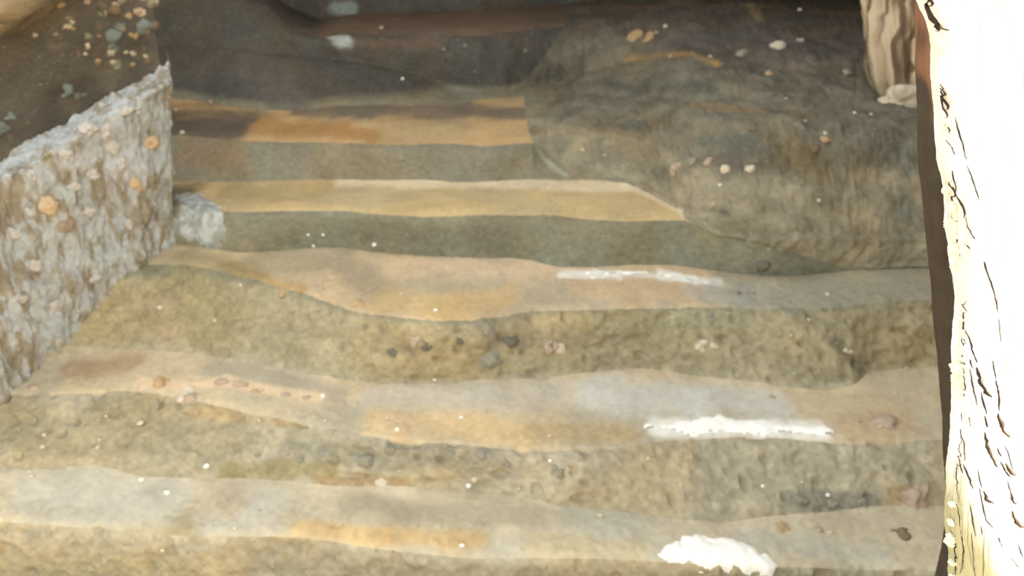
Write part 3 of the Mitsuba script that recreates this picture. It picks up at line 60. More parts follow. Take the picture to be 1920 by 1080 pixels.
CRACK_STRANDS = [[[[0.5356,1.5623],[0.5357,1.5619],[0.5372,1.555],[0.5429,1.5393],[0.549,1.5243],[0.5509,1.5185]],np.float64(0.00451)],[[[0.5533,1.5098],[0.5553,1.5029]],np.float64(0.00451)],[[[0.5581,1.4901],[0.5607,1.4824],[0.5628,1.4766]],np.float64(0.00301)],[[[0.5513,1.5261],[0.5579,1.5082],[0.562,1.4975],[0.5682,1.48],[0.5705,1.4765]],np.float64(0.00301)],[[[0.5661,1.4603],[0.5706,1.4467],[0.5783,1.4243]],np.float64(0.00376)],[[[0.5799,1.4195],[0.5833,1.4142],[0.5883,1.403],[0.5921,1.3919]],np.float64(0.00526)],[[[0.5916,1.3935],[0.5979,1.379],[0.602,1.3715],[0.6074,1.3663],[0.613,1.3539],[0.6196,1.34],[0.6256,1.3254],[0.6331,1.3112],[0.6429,1.2887],[0.6486,1.273]],np.float64(0.00376)],[[[0.5724,1.4682],[0.5806,1.4521],[0.5903,1.4319],[0.6001,1.4111]],np.float64(0.00226)],[[[0.5967,1.3682],[0.6003,1.3571],[0.6023,1.355],[0.6059,1.3501]],np.float64(0.00451)],[[[0.6266,1.2664],[0.6318,1.2497]],np.float64(0.00301)],[[[0.6475,1.2771],[0.6542,1.2572],[0.6641,1.2251]],np.float64(0.0015)],[[[0.6396,1.2155],[0.6436,1.1898],[0.6454,1.1821]],np.float64(0.00602)],[[[0.6391,1.2181],[0.6416,1.2083],[0.6466,1.1936],[0.6516,1.1803]],np.float64(0.00526)],[[[0.6452,1.1858],[0.6505,1.1674]],np.float64(0.00301)],[[[0.6622,1.1932],[0.6713,1.1654]],np.float64(0.00301)],[[[0.6494,1.164],[0.6584,1.1336],[0.667,1.1103]],np.float64(0.00301)],[[[0.6486,1.1581],[0.6592,1.1137],[0.6638,1.0974],[0.6714,1.0677]],np.float64(0.00226)],[[[0.6717,1.1637],[0.6803,1.1409],[0.6864,1.1144]],np.float64(0.00526)],[[[0.6636,1.1355],[0.6731,1.1114],[0.676,1.1032]],np.float64(0.00451)],[[[0.6757,1.0977],[0.6818,1.0814]],np.float64(0.00526)],[[[0.6708,1.0509],[0.676,1.0179],[0.6788,1.0019]],np.float64(0.00301)],[[[0.6788,0.9903],[0.6814,0.9795]],np.float64(0.00451)],[[[0.6794,0.9957],[0.6848,0.9797],[0.6907,0.9658]],np.float64(0.00526)],[[[0.688,1.0028],[0.6932,0.986],[0.6978,0.9735]],np.float64(0.00226)],[[[0.6987,1.0512],[0.7054,1.0392]],np.float64(0.00451)],[[[0.7069,1.0298],[0.7167,1.0135],[0.7249,1.0061]],np.float64(0.00376)],[[[0.7057,1.0586],[0.7127,1.0464],[0.7237,1.0204]],np.float64(0.00226)],[[[0.7215,1.0002],[0.7312,0.9779]],np.float64(0.00301)],[[[0.7312,0.9779],[0.7381,0.9624],[0.7425,0.9613]],np.float64(0.00903)],[[[0.696,0.9719],[0.7055,0.9409],[0.7137,0.9187],[0.7247,0.9081]],np.float64(0.00301)],[[[0.6942,0.9347],[0.7013,0.9078],[0.7101,0.8806]],np.float64(0.00301)],[[[0.7259,0.9086],[0.7352,0.8905],[0.7449,0.8717]],np.float64(0.00376)],[[[0.7105,0.9052],[0.7168,0.8867]],np.float64(0.00226)],[[[0.7613,0.8866],[0.7745,0.8621]],np.float64(0.00376)],[[[0.7585,0.8589],[0.7739,0.8402]],np.float64(0.00226)],[[[0.6728,1.036],[0.6773,1.0013],[0.6859,0.9417],[0.6896,0.9206]],np.float64(0.00226)],[[[0.6902,0.9145],[0.699,0.8762],[0.7119,0.8277],[0.7214,0.7804]],np.float64(0.00301)],[[[0.6958,0.8833],[0.708,0.8305],[0.7228,0.7701]],np.float64(0.00226)],[[[0.7058,0.8814],[0.7221,0.8202],[0.7284,0.7999]],np.float64(0.0015)],[[[0.7021,0.8549],[0.7146,0.8039],[0.7279,0.7461]],np.float64(0.00301)],[[[0.5727,1.4379],[0.5839,1.4067]],np.float64(0.00602)],[[[0.5916,1.3832],[0.6002,1.3535]],np.float64(0.00376)],[[[0.6445,1.1827],[0.6477,1.1631],[0.6501,1.1512]],np.float64(0.00602)],[[[0.6324,1.2471],[0.6392,1.2172],[0.6436,1.1895]],np.float64(0.00376)],[[[0.661,1.1063],[0.6692,1.0635]],np.float64(0.00226)]]
SLIVERS = [[[[0.652,1.1724],[0.6589,1.1524],[0.6667,1.1385],[0.6733,1.1347]],np.float64(0.01053)],[[[0.6864,1.1095],[0.6939,1.0929],[0.7017,1.0794],[0.7078,1.0746]],np.float64(0.01053)],[[[0.6818,1.0712],[0.6876,1.05],[0.6956,1.0348],[0.7041,1.0198]],np.float64(0.00752)],[[[0.7002,0.9699],[0.7057,0.9574],[0.7141,0.9546]],np.float64(0.00827)],[[[0.739,0.9463],[0.7461,0.9305],[0.7558,0.9222],[0.7633,0.9213]],np.float64(0.01203)],[[[0.7127,1.0289],[0.722,1.0161],[0.7283,1.0117]],np.float64(0.00827)],[[[0.493,1.6665],[0.5045,1.649],[0.5149,1.6329],[0.5182,1.6272]],np.float64(0.01203)],[[[0.4932,1.6661],[0.5033,1.6509],[0.5156,1.6319],[0.5192,1.6253]],np.float64(0.00903)],[[[0.5147,1.6333],[0.5168,1.6321],[0.5202,1.6321]],np.float64(0.00226)],[[[0.5366,1.5574],[0.5417,1.5423],[0.5466,1.5302]],np.float64(0.00677)],[[[0.5992,1.3569],[0.6016,1.3478]],np.float64(0.00376)]]
POST_LUMPS = [[[[0.6546,1.1316]],np.float64(0.01956)],[[[0.6506,1.1485]],np.float64(0.01956)],[[[0.6451,1.1791]],np.float64(0.01203)],[[[0.6468,1.1684]],np.float64(0.01053)],[[[0.7086,0.828]],np.float64(0.01805)],[[[0.706,0.8387]],np.float64(0.01655)],[[[0.6983,0.8716]],np.float64(0.01354)],[[[0.5784,1.4219]],np.float64(0.01203)],[[[0.5864,1.3996]],np.float64(0.01504)],[[[0.5945,1.3732]],np.float64(0.01956)],[[[0.5986,1.3591]],np.float64(0.01203)],[[[0.6044,1.338]],np.float64(0.01504)],[[[0.6069,1.3288]],np.float64(0.01053)],[[[0.612,1.3108]],np.float64(0.01053)],[[[0.6583,1.1171]],np.float64(0.01504)],[[[0.5536,1.5085]],np.float64(0.00677)],[[[0.5291,1.6015]],np.float64(0.00602)],[[[0.6616,1.1037]],np.float64(0.01053)],[[[0.6402,1.2121]],np.float64(0.01053)],[[[0.6367,1.2299]],np.float64(0.00903)],[[[0.6802,0.9808]],np.float64(0.00903)],[[[0.6913,0.9077]],np.float64(0.01053)],[[[0.7186,0.7879]],np.float64(0.01203)],[[[0.7258,0.7561]],np.float64(0.01053)]]
POST_EDGE = [[-0.2, 0.8958], [0.1, 0.8458], [0.756, 0.7258], [0.898, 0.6929], [0.989, 0.679], [1.085, 0.6655], [1.158, 0.6486], [1.228, 0.6371], [1.31, 0.6122], [1.388, 0.5901], [1.462, 0.5649], [1.519, 0.5506], [1.559, 0.5362], [1.599, 0.5297], [1.625, 0.5191], [1.681, 0.4856], [2.4, 0.3156]]
BANK_LEFT = [[0.36,9.0],[0.372,1.357],[0.477,1.077],[0.525,0.795],[0.54,0.708],[0.553,0.535],[0.589,0.241],[0.688,0.104],[0.71,0.054],[0.713,0.0],[0.826,0.151],[1.036,0.331],[1.258,0.342]]


TONE = {'white': (.82, .80, .74), 'w': (.82, .80, .74), 'c': (.56, .49, .37), 'p': (.42, .33, .245), 'o': (.42, .30, .17), 'g': (.26, .24, .185),
        'b': (.20, .15, .10), 'd': (.15, .135, .105), 'u': (.20, .235, .22)}
WORD = {'w': 'white', 'c': 'cream', 'p': 'pinkish', 'o': 'orange tan', 'g': 'grey', 'b': 'brown', 'd': 'dark grey', 'u': 'blue grey'}

# ---------------------------------------------------------------- helpers
used = {}


def numbered(name):
    k = used.get(name, 0)
    used[name] = k + 1
    return name if k == 0 else f'{name}_{k:03d}'


def put(name, shape, parent=None):
    key = numbered((parent + '__' if parent else '') + name)
    scene[key] = shape
    return key


def tag(key, label=None, cat=None, group=None, kind=None):
    d = labels.setdefault(key, {})
    for k, v in (('label', label), ('category', cat), ('group', group), ('kind', kind)):
        if v:
            d[k] = v
    return key


def matte(fn, bump=None, height=1.0):
    b = {'type': 'diffuse', 'reflectance': mikit.proc(fn)}
    if bump is not None:
        b = {'type': 'bumpmap', 'arbitrary': mikit.proc(bump, eps=0.002), 'scale': height, 'bsdf': b}
    return {'type': 'twosided', 'bsdf': b}


def n3(p, f, o=3, off=0.0):
    return mikit.fbm(p.x * f + off, p.y * f + off * 1.7, p.z * f + off * 0.3, octaves=o)


def tinted(p, col, tints, wob):
    """Ragged capsules of colour: ground marks, and lit ridges put into the colour."""
    for ax, ay, az, bx, by, bz, r, cr, cg, cb, st, ky in tints:
        ux, uy, uz = bx - ax, by - ay, bz - az
        ll = max(ux * ux + uy * uy + uz * uz, 1e-9)
        t = dr.clip(((p.x - ax) * ux + (p.y - ay) * uy + (p.z - az) * uz) / ll, 0, 1)
        d = dr.sqrt(dr.square(p.x - ax - t * ux) + dr.square((p.y - ay - t * uy) * ky) + dr.square(p.z - az - t * uz))
        w = st * (1 - mikit.smoothstep(0.35, 1.6, d / r + (wob - 0.5) * 1.5))
        col = mikit.mix(col, mi.Color3f(cr, cg, cb), w)
    return col


def levels(z, table):
    """Colour blended between tones set by height."""
    col = mi.Color3f(*table[0][1])
    for (z0, _), (z1, c1) in zip(table, table[1:]):
        col = mikit.mix(col, mi.Color3f(*c1), mikit.smoothstep(z0 + 0.4 * (z1 - z0), z0 + 0.6 * (z1 - z0), z))
    return col


def grit(p, col, fine):
    a = n3(p, 9, 4, 3.1)
    b = mikit.noise(p.x * 70, p.y * 70, p.z * 70)
    col = col * (0.70 + 0.36 * a)
    col = col * (1 - fine * 0.5 + fine * b)
    w = mikit.smoothstep(0.90, 0.95, mikit.noise(p.x * 95 + 31, p.y * 95, p.z * 95))
    d = 1 - mikit.smoothstep(0.07, 0.12, mikit.noise(p.x * 60, p.y * 60 + 11, p.z * 60))
    col = mikit.mix(col, mi.Color3f(.60, .54, .44), 0.45 * w)
    return mikit.mix(col, col * 0.45, 0.7 * d * fine * 2)


def tread_color(p, n, uv):
    wob = n3(p, 11, 4)
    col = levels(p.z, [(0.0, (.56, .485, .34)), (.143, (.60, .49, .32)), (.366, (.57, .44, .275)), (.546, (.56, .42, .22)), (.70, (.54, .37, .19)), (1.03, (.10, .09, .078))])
    col = mikit.mix(col, col * mi.Color3f(.86, .92, 1.0), mikit.smoothstep(.45, .65, n3(p, 3.5, 2, 9)))
    return grit(p, tinted(p, col, TREAD_STAINS_LIGHTS, wob), 0.22)


def riser_color(p, n, uv):
    wob = n3(p, 13, 4, 2)
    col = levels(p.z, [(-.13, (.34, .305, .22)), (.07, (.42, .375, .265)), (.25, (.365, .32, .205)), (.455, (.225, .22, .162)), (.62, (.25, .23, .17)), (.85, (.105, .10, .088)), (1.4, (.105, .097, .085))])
    col = mikit.mix(col, col * mi.Color3f(1.05, .98, .88), mikit.smoothstep(.45, .65, n3(p, 4, 2, 5)))
    col = tinted(p, col, RISER_STAINS, wob)
    m = n3(p, 34, 3, 6)
    col = mikit.mix(col, col * (.74 + .52 * m), 1 - .7 * mikit.smoothstep(.36, .5, p.z))
    return grit(p, col, 0.32)


def bank_color(p, n, uv):
    wob = n3(p, 9, 4, 4)
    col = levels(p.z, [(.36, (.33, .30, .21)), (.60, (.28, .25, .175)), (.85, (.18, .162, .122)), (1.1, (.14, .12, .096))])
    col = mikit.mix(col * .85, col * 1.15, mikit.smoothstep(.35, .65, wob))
    col = mikit.mix(col, col * mi.Color3f(1.2, .98, .75), 0.35 * mikit.smoothstep(.5, .65, n3(p, 5, 3, 8)))
    return grit(p, tinted(p, col, BANK_STAINS_LIGHTS, wob), 0.30)


def wall_color(p, n, uv):
    """Lime bloom on earth and stones; the bloom runs down in streaks."""
    a = mikit.fbm(p.x * 36, p.y * 36, p.z * 10, octaves=4)
    b = n3(p, 5, 3, 2)
    col = mikit.mix(mi.Color3f(.225, .20, .15), mi.Color3f(.30, .265, .20), n3(p, 20, 2))
    bloom = mikit.smoothstep(.33, .58, a + 0.55 * (b - .5))
    col = mikit.mix(col, mikit.mix(mi.Color3f(.41, .41, .43), mi.Color3f(.39, .445, .45), n3(p, 7, 2, 6)), bloom * .9)
    return grit(p, col, 0.25)


def dark_color(p, n, uv):
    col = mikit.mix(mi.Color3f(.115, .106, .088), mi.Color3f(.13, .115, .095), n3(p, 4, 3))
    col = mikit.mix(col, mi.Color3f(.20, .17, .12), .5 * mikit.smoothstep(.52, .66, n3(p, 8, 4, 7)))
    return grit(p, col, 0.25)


def boulder_color(p, n, uv):
    return grit(p, mikit.mix(mi.Color3f(.20, .17, .12), mi.Color3f(.33, .27, .18), n3(p, 9, 3)), 0.3)


def white_crust_color(p, n, uv):
    return mikit.mix(mi.Color3f(.90, .87, .78), mi.Color3f(.95, .94, .90), n3(p, 30, 3))  # near-white crust colour, far paler than the earth


def bloom_color(p, n, uv):
    a = mikit.fbm(p.x * 50, p.y * 50, p.z * 18, octaves=3)
    return mikit.mix(mi.Color3f(.26, .27, .235), mi.Color3f(.42, .45, .44), mikit.smoothstep(.35, .65, a))


def post_color(p, n, uv):
    a = mikit.fbm((p.x + .26 * p.z) * 90, p.y * 90, p.z * 5, octaves=3)
    col = mikit.mix(mi.Color3f(.85, .85, .83), mi.Color3f(.90, .90, .90), a)
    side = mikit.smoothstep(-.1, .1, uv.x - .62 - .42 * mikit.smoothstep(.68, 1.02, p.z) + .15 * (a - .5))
    return mikit.mix(col, mi.Color3f(.36, .36, .20), side * .9)  # lichen tint, darkened to paint the side turned from the sun


def timber_color(p, n, uv):
    w = 0.35 * mikit.noise(p.z * 9, uv.x * 3) + 0.1 * mikit.noise(p.z * 30, uv.x * 8)
    a = mikit.fbm((uv.x * 22 + w * 6), p.z * 2.5, 0, octaves=3)
    col = mikit.mix(mi.Color3f(.17, .12, .08), mi.Color3f(.55, .45, .32), mikit.smoothstep(.36, .56, a))
    return mikit.mix(col, mi.Color3f(.34, .30, .19), .7 * (1 - mikit.smoothstep(.90, 1.02, p.z + .08 * (mikit.noise(p.x * 40, p.y * 40, p.z * 40) - .5))))


def pole_color(p, n, uv):
    col = mikit.mix(mi.Color3f(.05, .043, .036), mi.Color3f(.075, .063, .05), n3(p, 30, 3))
    red = mikit.smoothstep(1.40, 1.47, p.z) * mikit.smoothstep(.38, .55, mikit.fbm(p.x * 20, p.y * 20, p.z * 9, octaves=2))
    return mikit.mix(col, mi.Color3f(.23, .125, .08), red * .9)


def floor_color(p, n, uv):
    return grit(p, mikit.mix(mi.Color3f(.36, .31, .22), mi.Color3f(.42, .38, .29), n3(p, 3, 3)), 0.25)


for k, fn in (('tread_mat', tread_color), ('riser_mat', riser_color), ('bank_mat', bank_color), ('lime_mat', wall_color), ('dark_mat', dark_color), ('white_crust_mat', white_crust_color),
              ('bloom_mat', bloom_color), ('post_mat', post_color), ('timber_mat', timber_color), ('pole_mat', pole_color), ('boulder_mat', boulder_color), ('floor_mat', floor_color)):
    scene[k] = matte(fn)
for k, c in TONE.items():
    scene['stone_' + k] = {'type': 'twosided', 'bsdf': {'type': 'diffuse', 'reflectance': {'type': 'rgb', 'value': list(c)}}}
for k, c in (('', (.40, .385, .36)), ('_o', (.44, .34, .22)), ('_b', (.30, .24, .18))):
    scene['lime_stone' + k] = {'type': 'twosided', 'bsdf': {'type': 'diffuse', 'reflectance': {'type': 'rgb', 'value': list(c)}}}
scene['crack_shade_mat'] = {'type': 'twosided', 'bsdf': {'type': 'diffuse', 'reflectance': {'type': 'rgb', 'value': [.05, .042, .045]}}}
scene['sliver_mat'] = {'type': 'twosided', 'bsdf': {'type': 'diffuse', 'reflectance': {'type': 'rgb', 'value': [.05, .040, .033]}}}
scene['lichen_mat'] = {'type': 'twosided', 'bsdf': {'type': 'diffuse', 'reflectance': {'type': 'rgb', 'value': [.78, .77, .62]}}}


def vnormals(v, f):
    n = np.zeros_like(v)
    fn = np.cross(v[f[:, 1]] - v[f[:, 0]], v[f[:, 2]] - v[f[:, 0]])
    for k in range(3):
        np.add.at(n, f[:, k], fn)
    return n / np.maximum(np.linalg.norm(n, axis=1, keepdims=True), 1e-12)


def grid_faces(nr, nc):
    a = (np.arange(nr - 1)[:, None] * nc + np.arange(nc - 1)).ravel()
    return np.vstack([np.stack([a, a + nc, a + nc + 1], 1), np.stack([a, a + nc + 1, a + 1], 1)])


def sub(v, f, keep):
    f = f[keep]
    u, inv = np.unique(f, return_inverse=True)
    return v[u], inv.reshape(-1, 3)


# ---------------------------------------------------------------- the steps: one lofted, worn surface, cut into its steps
names = list(ROWS)
rows = np.array([ROWS[k] for k in names])                        # 16 lines across, from the back wall down to the floor
NC = 760
u0 = np.linspace(0, 1, rows.shape[1])
u1 = np.linspace(0, 1, NC)
rows = np.stack([[np.interp(u1, u0, r[:, j]) for j in range(3)] for r in rows]).transpose(0, 2, 1)
SEG = [14, 16, 16, 8, 10, 22, 20, 24, 22, 26, 30, 26, 28, 26, 18]
pts, seg_of, soft = [], [], []
for i, m in enumerate(SEG):
    for k in range(m):
        t = k / m
        pts.append(rows[i] * (1 - t) + rows[i + 1] * t)
        seg_of.append(i)
        soft.append(0.0 if (names[i].endswith('b') and k == 0) else 1.0)
pts.append(rows[-1])
soft.append(1.0)
V = np.array(pts)
soft = np.array(soft)[:, None, None]
soft[0] = soft[-1] = 0
for _ in range(26):                                              # noses worn round, feet of the risers kept
    V[1:-1] += soft[1:-1] * 0.5 * (0.5 * (V[:-2] + V[2:]) - V[1:-1])
NR = len(V)
V = V.reshape(-1, 3)
F = grid_faces(NR, NC)
segrow = np.array(seg_of)
fseg = np.repeat(segrow[:, None], NC - 1, 1).ravel()
fseg = np.concatenate([fseg, fseg])
vseg = np.repeat(np.concatenate([segrow, [SEG and len(SEG) - 1]])[:, None], NC, 1).ravel()
N = vnormals(V, F)
if N[:, 2].mean() < 0:
    F = F[:, ::-1]
    N = -N
bz, bx = np.array(BANK_LEFT).T
inb = V[:, 0] - np.interp(V[:, 2], bz, bx)
inb[vseg == 7] = V[vseg == 7, 0] - np.interp(.541, bz, bx)
inb[vseg > 8] = -1
bank_w = np.clip(inb / 0.10, 0, 1)
bank_w = bank_w ** 2 * (3 - 2 * bank_w)
is_tread = np.isin(vseg, [1, 5, 7, 9, 11, 13])
amp = np.where(is_tread, 0.010, 0.018)
amp = np.where(np.isin(vseg, [10, 12, 14]), 0.026, amp)
amp = np.where(np.isin(vseg, [5, 6, 7, 8]) & (inb < 0), 0.007, amp) + 0.016 * bank_w
amp = np.convolve(amp.reshape(NR, NC).T.ravel(), np.ones(7) / 7, 'same').reshape(NC, NR).T.ravel()
disp = (meshkit.fbm(V * 9, 5, 1) - 0.5) * 2 * amp + (meshkit.fbm(V * 45, 3, 5) - 0.5) * 0.5 * amp
pit = meshkit.noise(V * [26, 26, 30], 8)
disp -= np.where(np.isin(vseg, [10, 12, 14]), 0.014, 0.006 * bank_w) * np.clip((pit - 0.68) / 0.15, 0, 1)
disp += 0.012 * bank_w
V = V + N * disp[:, None]
N = vnormals(V, F)
tree_all = cKDTree(V)

cen_in = inb[F].mean(1) > 0
bank_faces = cen_in & (fseg >= 1) & (fseg <= 8)
v, f = sub(V, F, bank_faces)
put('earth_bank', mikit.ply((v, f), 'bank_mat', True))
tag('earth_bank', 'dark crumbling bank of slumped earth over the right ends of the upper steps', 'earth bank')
v, f = sub(V, F, fseg == 0)
put('wall_back', mikit.ply((v, f), 'riser_mat', True))
tag('wall_back', 'dark earth wall behind the topmost step', kind='structure')

ORD = ['topmost dark step', 'fifth step from the bottom', 'fourth step from the bottom', 'third step from the bottom', 'second step from the bottom', 'lowest step']
tag('staircase', 'flight of six worn steps cut into sandy earth between rubble wall and timber post', 'staircase')
step_keys = []
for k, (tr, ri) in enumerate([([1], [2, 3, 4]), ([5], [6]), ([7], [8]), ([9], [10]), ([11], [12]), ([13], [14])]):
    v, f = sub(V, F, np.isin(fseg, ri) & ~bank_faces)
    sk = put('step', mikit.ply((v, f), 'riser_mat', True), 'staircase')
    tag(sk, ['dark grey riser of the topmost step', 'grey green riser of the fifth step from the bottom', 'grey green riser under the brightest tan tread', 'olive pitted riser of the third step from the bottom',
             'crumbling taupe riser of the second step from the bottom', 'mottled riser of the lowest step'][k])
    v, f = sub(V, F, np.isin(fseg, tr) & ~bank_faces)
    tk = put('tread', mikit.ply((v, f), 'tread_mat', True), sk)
    tag(tk, ['brown tread in shade', 'short orange tan tread', 'smooth tan tread with a pale back edge', 'worn tan tread with a white line along its back', 'dusty tread, grey lilac at the back and orange in front', 'pale dusty tread at the foot of the picture'][k])
    step_keys.append(sk)
seg_step = {0: 0, 1: 0, 2: 0, 3: 0, 4: 0, 5: 1, 6: 1, 7: 2, 8: 2, 9: 3, 10: 3, 11: 4, 12: 4, 13: 5, 14: 5}


def crust(name, caps, mat, parent, thick, label):
    """A thin lumpy crust over the ground inside the capsules; its rim dips under the surface."""
    d = np.full(len(V), 9.0)
    for ax, ay, az, b0, b1, b2, r in caps:
        a, b = np.array([ax, ay, az]), np.array([b0, b1, b2])
        t = np.clip(((V - a) @ (b - a)) / max((b - a) @ (b - a), 1e-9), 0, 1)
        d = np.minimum(d, np.linalg.norm(V - a - t[:, None] * (b - a), axis=1) / r)
    d = d + (meshkit.fbm(V * 40, 3, 21) - 0.5) * 1.3
    h = thick * (1.15 - d) * 1.6
    v, f = sub(np.hstack([V, N, h[:, None], d[:, None]]), F, (d[F] < 1.3).all(1))
    v = v[:, :3] + v[:, 3:6] * (np.clip(v[:, 6:7], -.004, thick) + 0.002 * (meshkit.noise(v[:, :3] * 120, 3) - .5)[:, None])
    key = put(name, mikit.ply((v, f), mat, True), parent)
    tag(key, label)


crust('white_crust', WHITE_UPPER, 'white_crust_mat', step_keys[3], 0.004, 'thin white line along the back of the tread')
crust('white_crust', WHITE_MIDDLE, 'white_crust_mat', step_keys[4], 0.007, 'white crust on the nose of the tread')
crust('white_crust', WHITE_LOWER, 'white_crust_mat', step_keys[5], 0.008, 'near white patch at the front of the tread')
crust('lime_crust', CRUST_SIDE, 'bloom_mat', step_keys[2], 0.012, 'pale blue grey lime crust on the left end of the step')


# ---------------------------------------------------------------- stones
def stone_mesh(seed, sub_=2, rough=0.35, flat=0.75):
    m = trimesh.creation.icosphere(subdivisions=sub_, radius=1.0)
    v = m.vertices
    v = v * (1 + rough * (meshkit.fbm(v * 1.3 + seed * 7.7, 3, seed) - 0.5) * 2)[:, None]
    r = np.random.default_rng(seed)
    v = v * [1, r.uniform(.7, .95), flat * r.uniform(.8, 1.1)]
    return v, np.array(m.faces)


KIT = [stone_mesh(s) for s in range(9)]
ROUGH = [stone_mesh(s + 20, 3, 0.75, 0.75) for s in range(9)]


def set_stone(mesh, mat, at, normal, size, sink):
    v, f = mesh
    n = normal / np.linalg.norm(normal)
    a = np.cross(n, [0, 1, 0.2]); a /= np.linalg.norm(a)
    if abs(a[0]) < .3:
        a = np.array([1.0, 0, 0]) - n * n[0]; a /= np.linalg.norm(a)
    b = np.cross(n, a)
    M = np.stack([a, b, n], 1) * (size / 2)
    return mikit.ply((v @ M.T + at + n * size / 2 * sink, f), mat, True)


def snap(p):
    d, i = tree_all.query(p)
    n = N[i]
    return np.array(p) + n * ((V[i] - p) @ n), n, i


for j, (x, y, z, s, t) in enumerate(STONES):
    p, n, i = snap([x, y, z])
    k = seg_step[int(vseg[i])]
    key = put('stone', set_stone(ROUGH[j % 9], 'stone_' + t, p, n, s * 1.1, -0.45), step_keys[k])
for j, (x, y, z, s, t) in enumerate(BANK_STONES):
    p, n, i = snap([x, y, z])
    put('stone', set_stone(ROUGH[j % 9], 'stone_' + t, p, n, s * 1.1, -0.1), 'earth_bank')
NTH = ['topmost', 'fifth lowest', 'fourth lowest', 'third lowest', 'second lowest', 'lowest']
said = {}
for j, (x, y, z, s, t) in enumerate(PEBBLES):
    p, n, i = snap([x, y, z])
    tr, q = vseg[i] in (1, 5, 7, 9, 11, 13), seg_step[int(vseg[i])]
    bank_ = inb[i] > 0 and vseg[i] <= 8
    where = 'on the dark earth bank' if bank_ else f"{'on' if tr else 'stuck in'} the {NTH[q]} {'tread' if tr else 'riser'}"
    part = ('upper part' if z > .8 else 'lower part') if bank_ else 'left end' if x < -.55 else 'right end' if x > .35 else 'middle'
    key = put('pebble', set_stone(KIT[j % 9], 'stone_' + t, p, n, s, 0.25))
    size = 'larger' if s > .03 else 'small' if s > .013 else 'tiny'
    said.setdefault((f'{size} {WORD[t]} pebble', f'{where}, {part}'), []).append((x, key))
    tag(key, None, 'pebble', f"{WORD[t]} pebbles {where}")
RANK = ['leftmost', 'second from left', 'third from left', 'fourth from left', 'fifth from left', 'sixth from left', 'seventh from left']
for (what, where), found in said.items():
    for r_, (x, key) in enumerate(sorted(found)):
        tag(key, f'{what} {where}' + ('' if len(found) == 1 else f', {RANK[r_]} of {len(found)}'))

# ---------------------------------------------------------------- the lime-crusted rubble wall on the left
base, top = np.array(WALL_BASE), np.array(WALL_TOP)
nu, nv = 300, 260
uu = np.linspace(0, 1, nu)
s0 = np.linspace(0, 1, len(base))
B = np.stack([np.interp(uu, s0, base[:, j]) for j in range(3)], 1)
C = np.stack([np.interp(uu, s0, top[:, j]) for j in range(3)], 1)
tv = np.linspace(-0.45, 1, nv)
W = B[None] + (C - B)[None] * tv[:, None, None]
back = np.array([-0.10, 0.26, 0.0])
ntop = 40
cap = C[None] + (back + [0, 0, 0.02])[None, None] * np.linspace(0, 1, ntop)[1:, None, None]
W = np.concatenate([W, cap])
W = W.reshape(-1, 3)
fw = grid_faces(nv + ntop - 1, nu)
nw = vnormals(W, fw)
if nw[: nu * 100, 1].mean() > 0:
    fw, nw = fw[:, ::-1], -nw
rel = (meshkit.fbm(W * [12, 12, 7], 4, 31) - .5) * 0.055 + (meshkit.fbm(W * [42, 42, 17], 3, 33) - .5) * 0.04
W = W + nw * rel[:, None]
# the far end of the wall closed by a strip going back
end = W.reshape(-1, nu, 3)[:, 0]
endv = np.concatenate([end, end + np.array([-0.10, 0.26, 0.0])])
ne = len(end)
fe = np.array([[i, i + 1, ne + i] for i in range(ne - 1)] + [[i + 1, ne + i + 1, ne + i] for i in range(ne - 1)])
wm = (np.vstack([W, endv]), np.vstack([fw, fe + len(W)]))
put('wall_left', mikit.ply(wm, 'lime_mat', 40))
tag('wall_left', 'low rubble wall with streaky lime bloom left of the steps', kind='structure')
wt = cKDTree(W)
for j, (x, y, z, s, t) in enumerate(WALL_STONES):
    d, i = wt.query([x, y, z])
    p = np.array([x, y, z]) + nw[i] * ((W[i] - [x, y, z]) @ nw[i])
    put('stone', set_stone(ROUGH[j % 9], 'lime_stone' + ('_' + t if t in 'ob' else ''), p, nw[i], s * 1.05, -0.2), 'wall_left')

# dark wall behind it, studded with stones
def slab(line, z0, z1, res, mat, ampl, seed, name, label, thick=0.4, face=(0, -1)):
    line = np.array(line, float)
    ln = np.concatenate([[0], np.cumsum(np.linalg.norm(np.diff(line, axis=0), axis=1))])
    q = np.arange(0, ln[-1] + res / 2, res)
    xy = np.stack([np.interp(q, ln, line[:, k]) for k in (0, 1)], 1)
    zz = np.arange(z0, z1 + res / 2, res)
    g = np.zeros((len(zz), len(q), 3)); g[..., :2] = xy[None]; g[..., 2] = zz[:, None]
    g = g.reshape(-1, 3); ff = grid_faces(len(zz), len(q)); nn = vnormals(g, ff)
    if (nn[:, :2] @ face).mean() < 0:
        ff, nn = ff[:, ::-1], -nn
    g2 = g + nn * ((meshkit.fbm(g * 4, 5, seed) - .5) * ampl)[:, None]
    bk = g.copy() - nn * thick
    m = trimesh.util.concatenate([trimesh.Trimesh(g2, ff, process=False), trimesh.Trimesh(bk, ff[:, ::-1], process=False)])
    nr, nc, o = len(zz), len(q), len(g)
    ring = [r * nc for r in range(nr)], [r * nc + nc - 1 for r in range(nr)], list(range(nc)), list(range((nr - 1) * nc, nr * nc))
    fs = []
    for e in ring:
        for a, b in zip(e, e[1:]):
            fs += [[a, b, b + o], [a, b + o, a + o]]
    m = (np.array(m.vertices), np.vstack([m.faces, fs]))
    put(name, mikit.ply(m, mat, 40))
    tag(name, label, kind='structure')
    return g2, nn


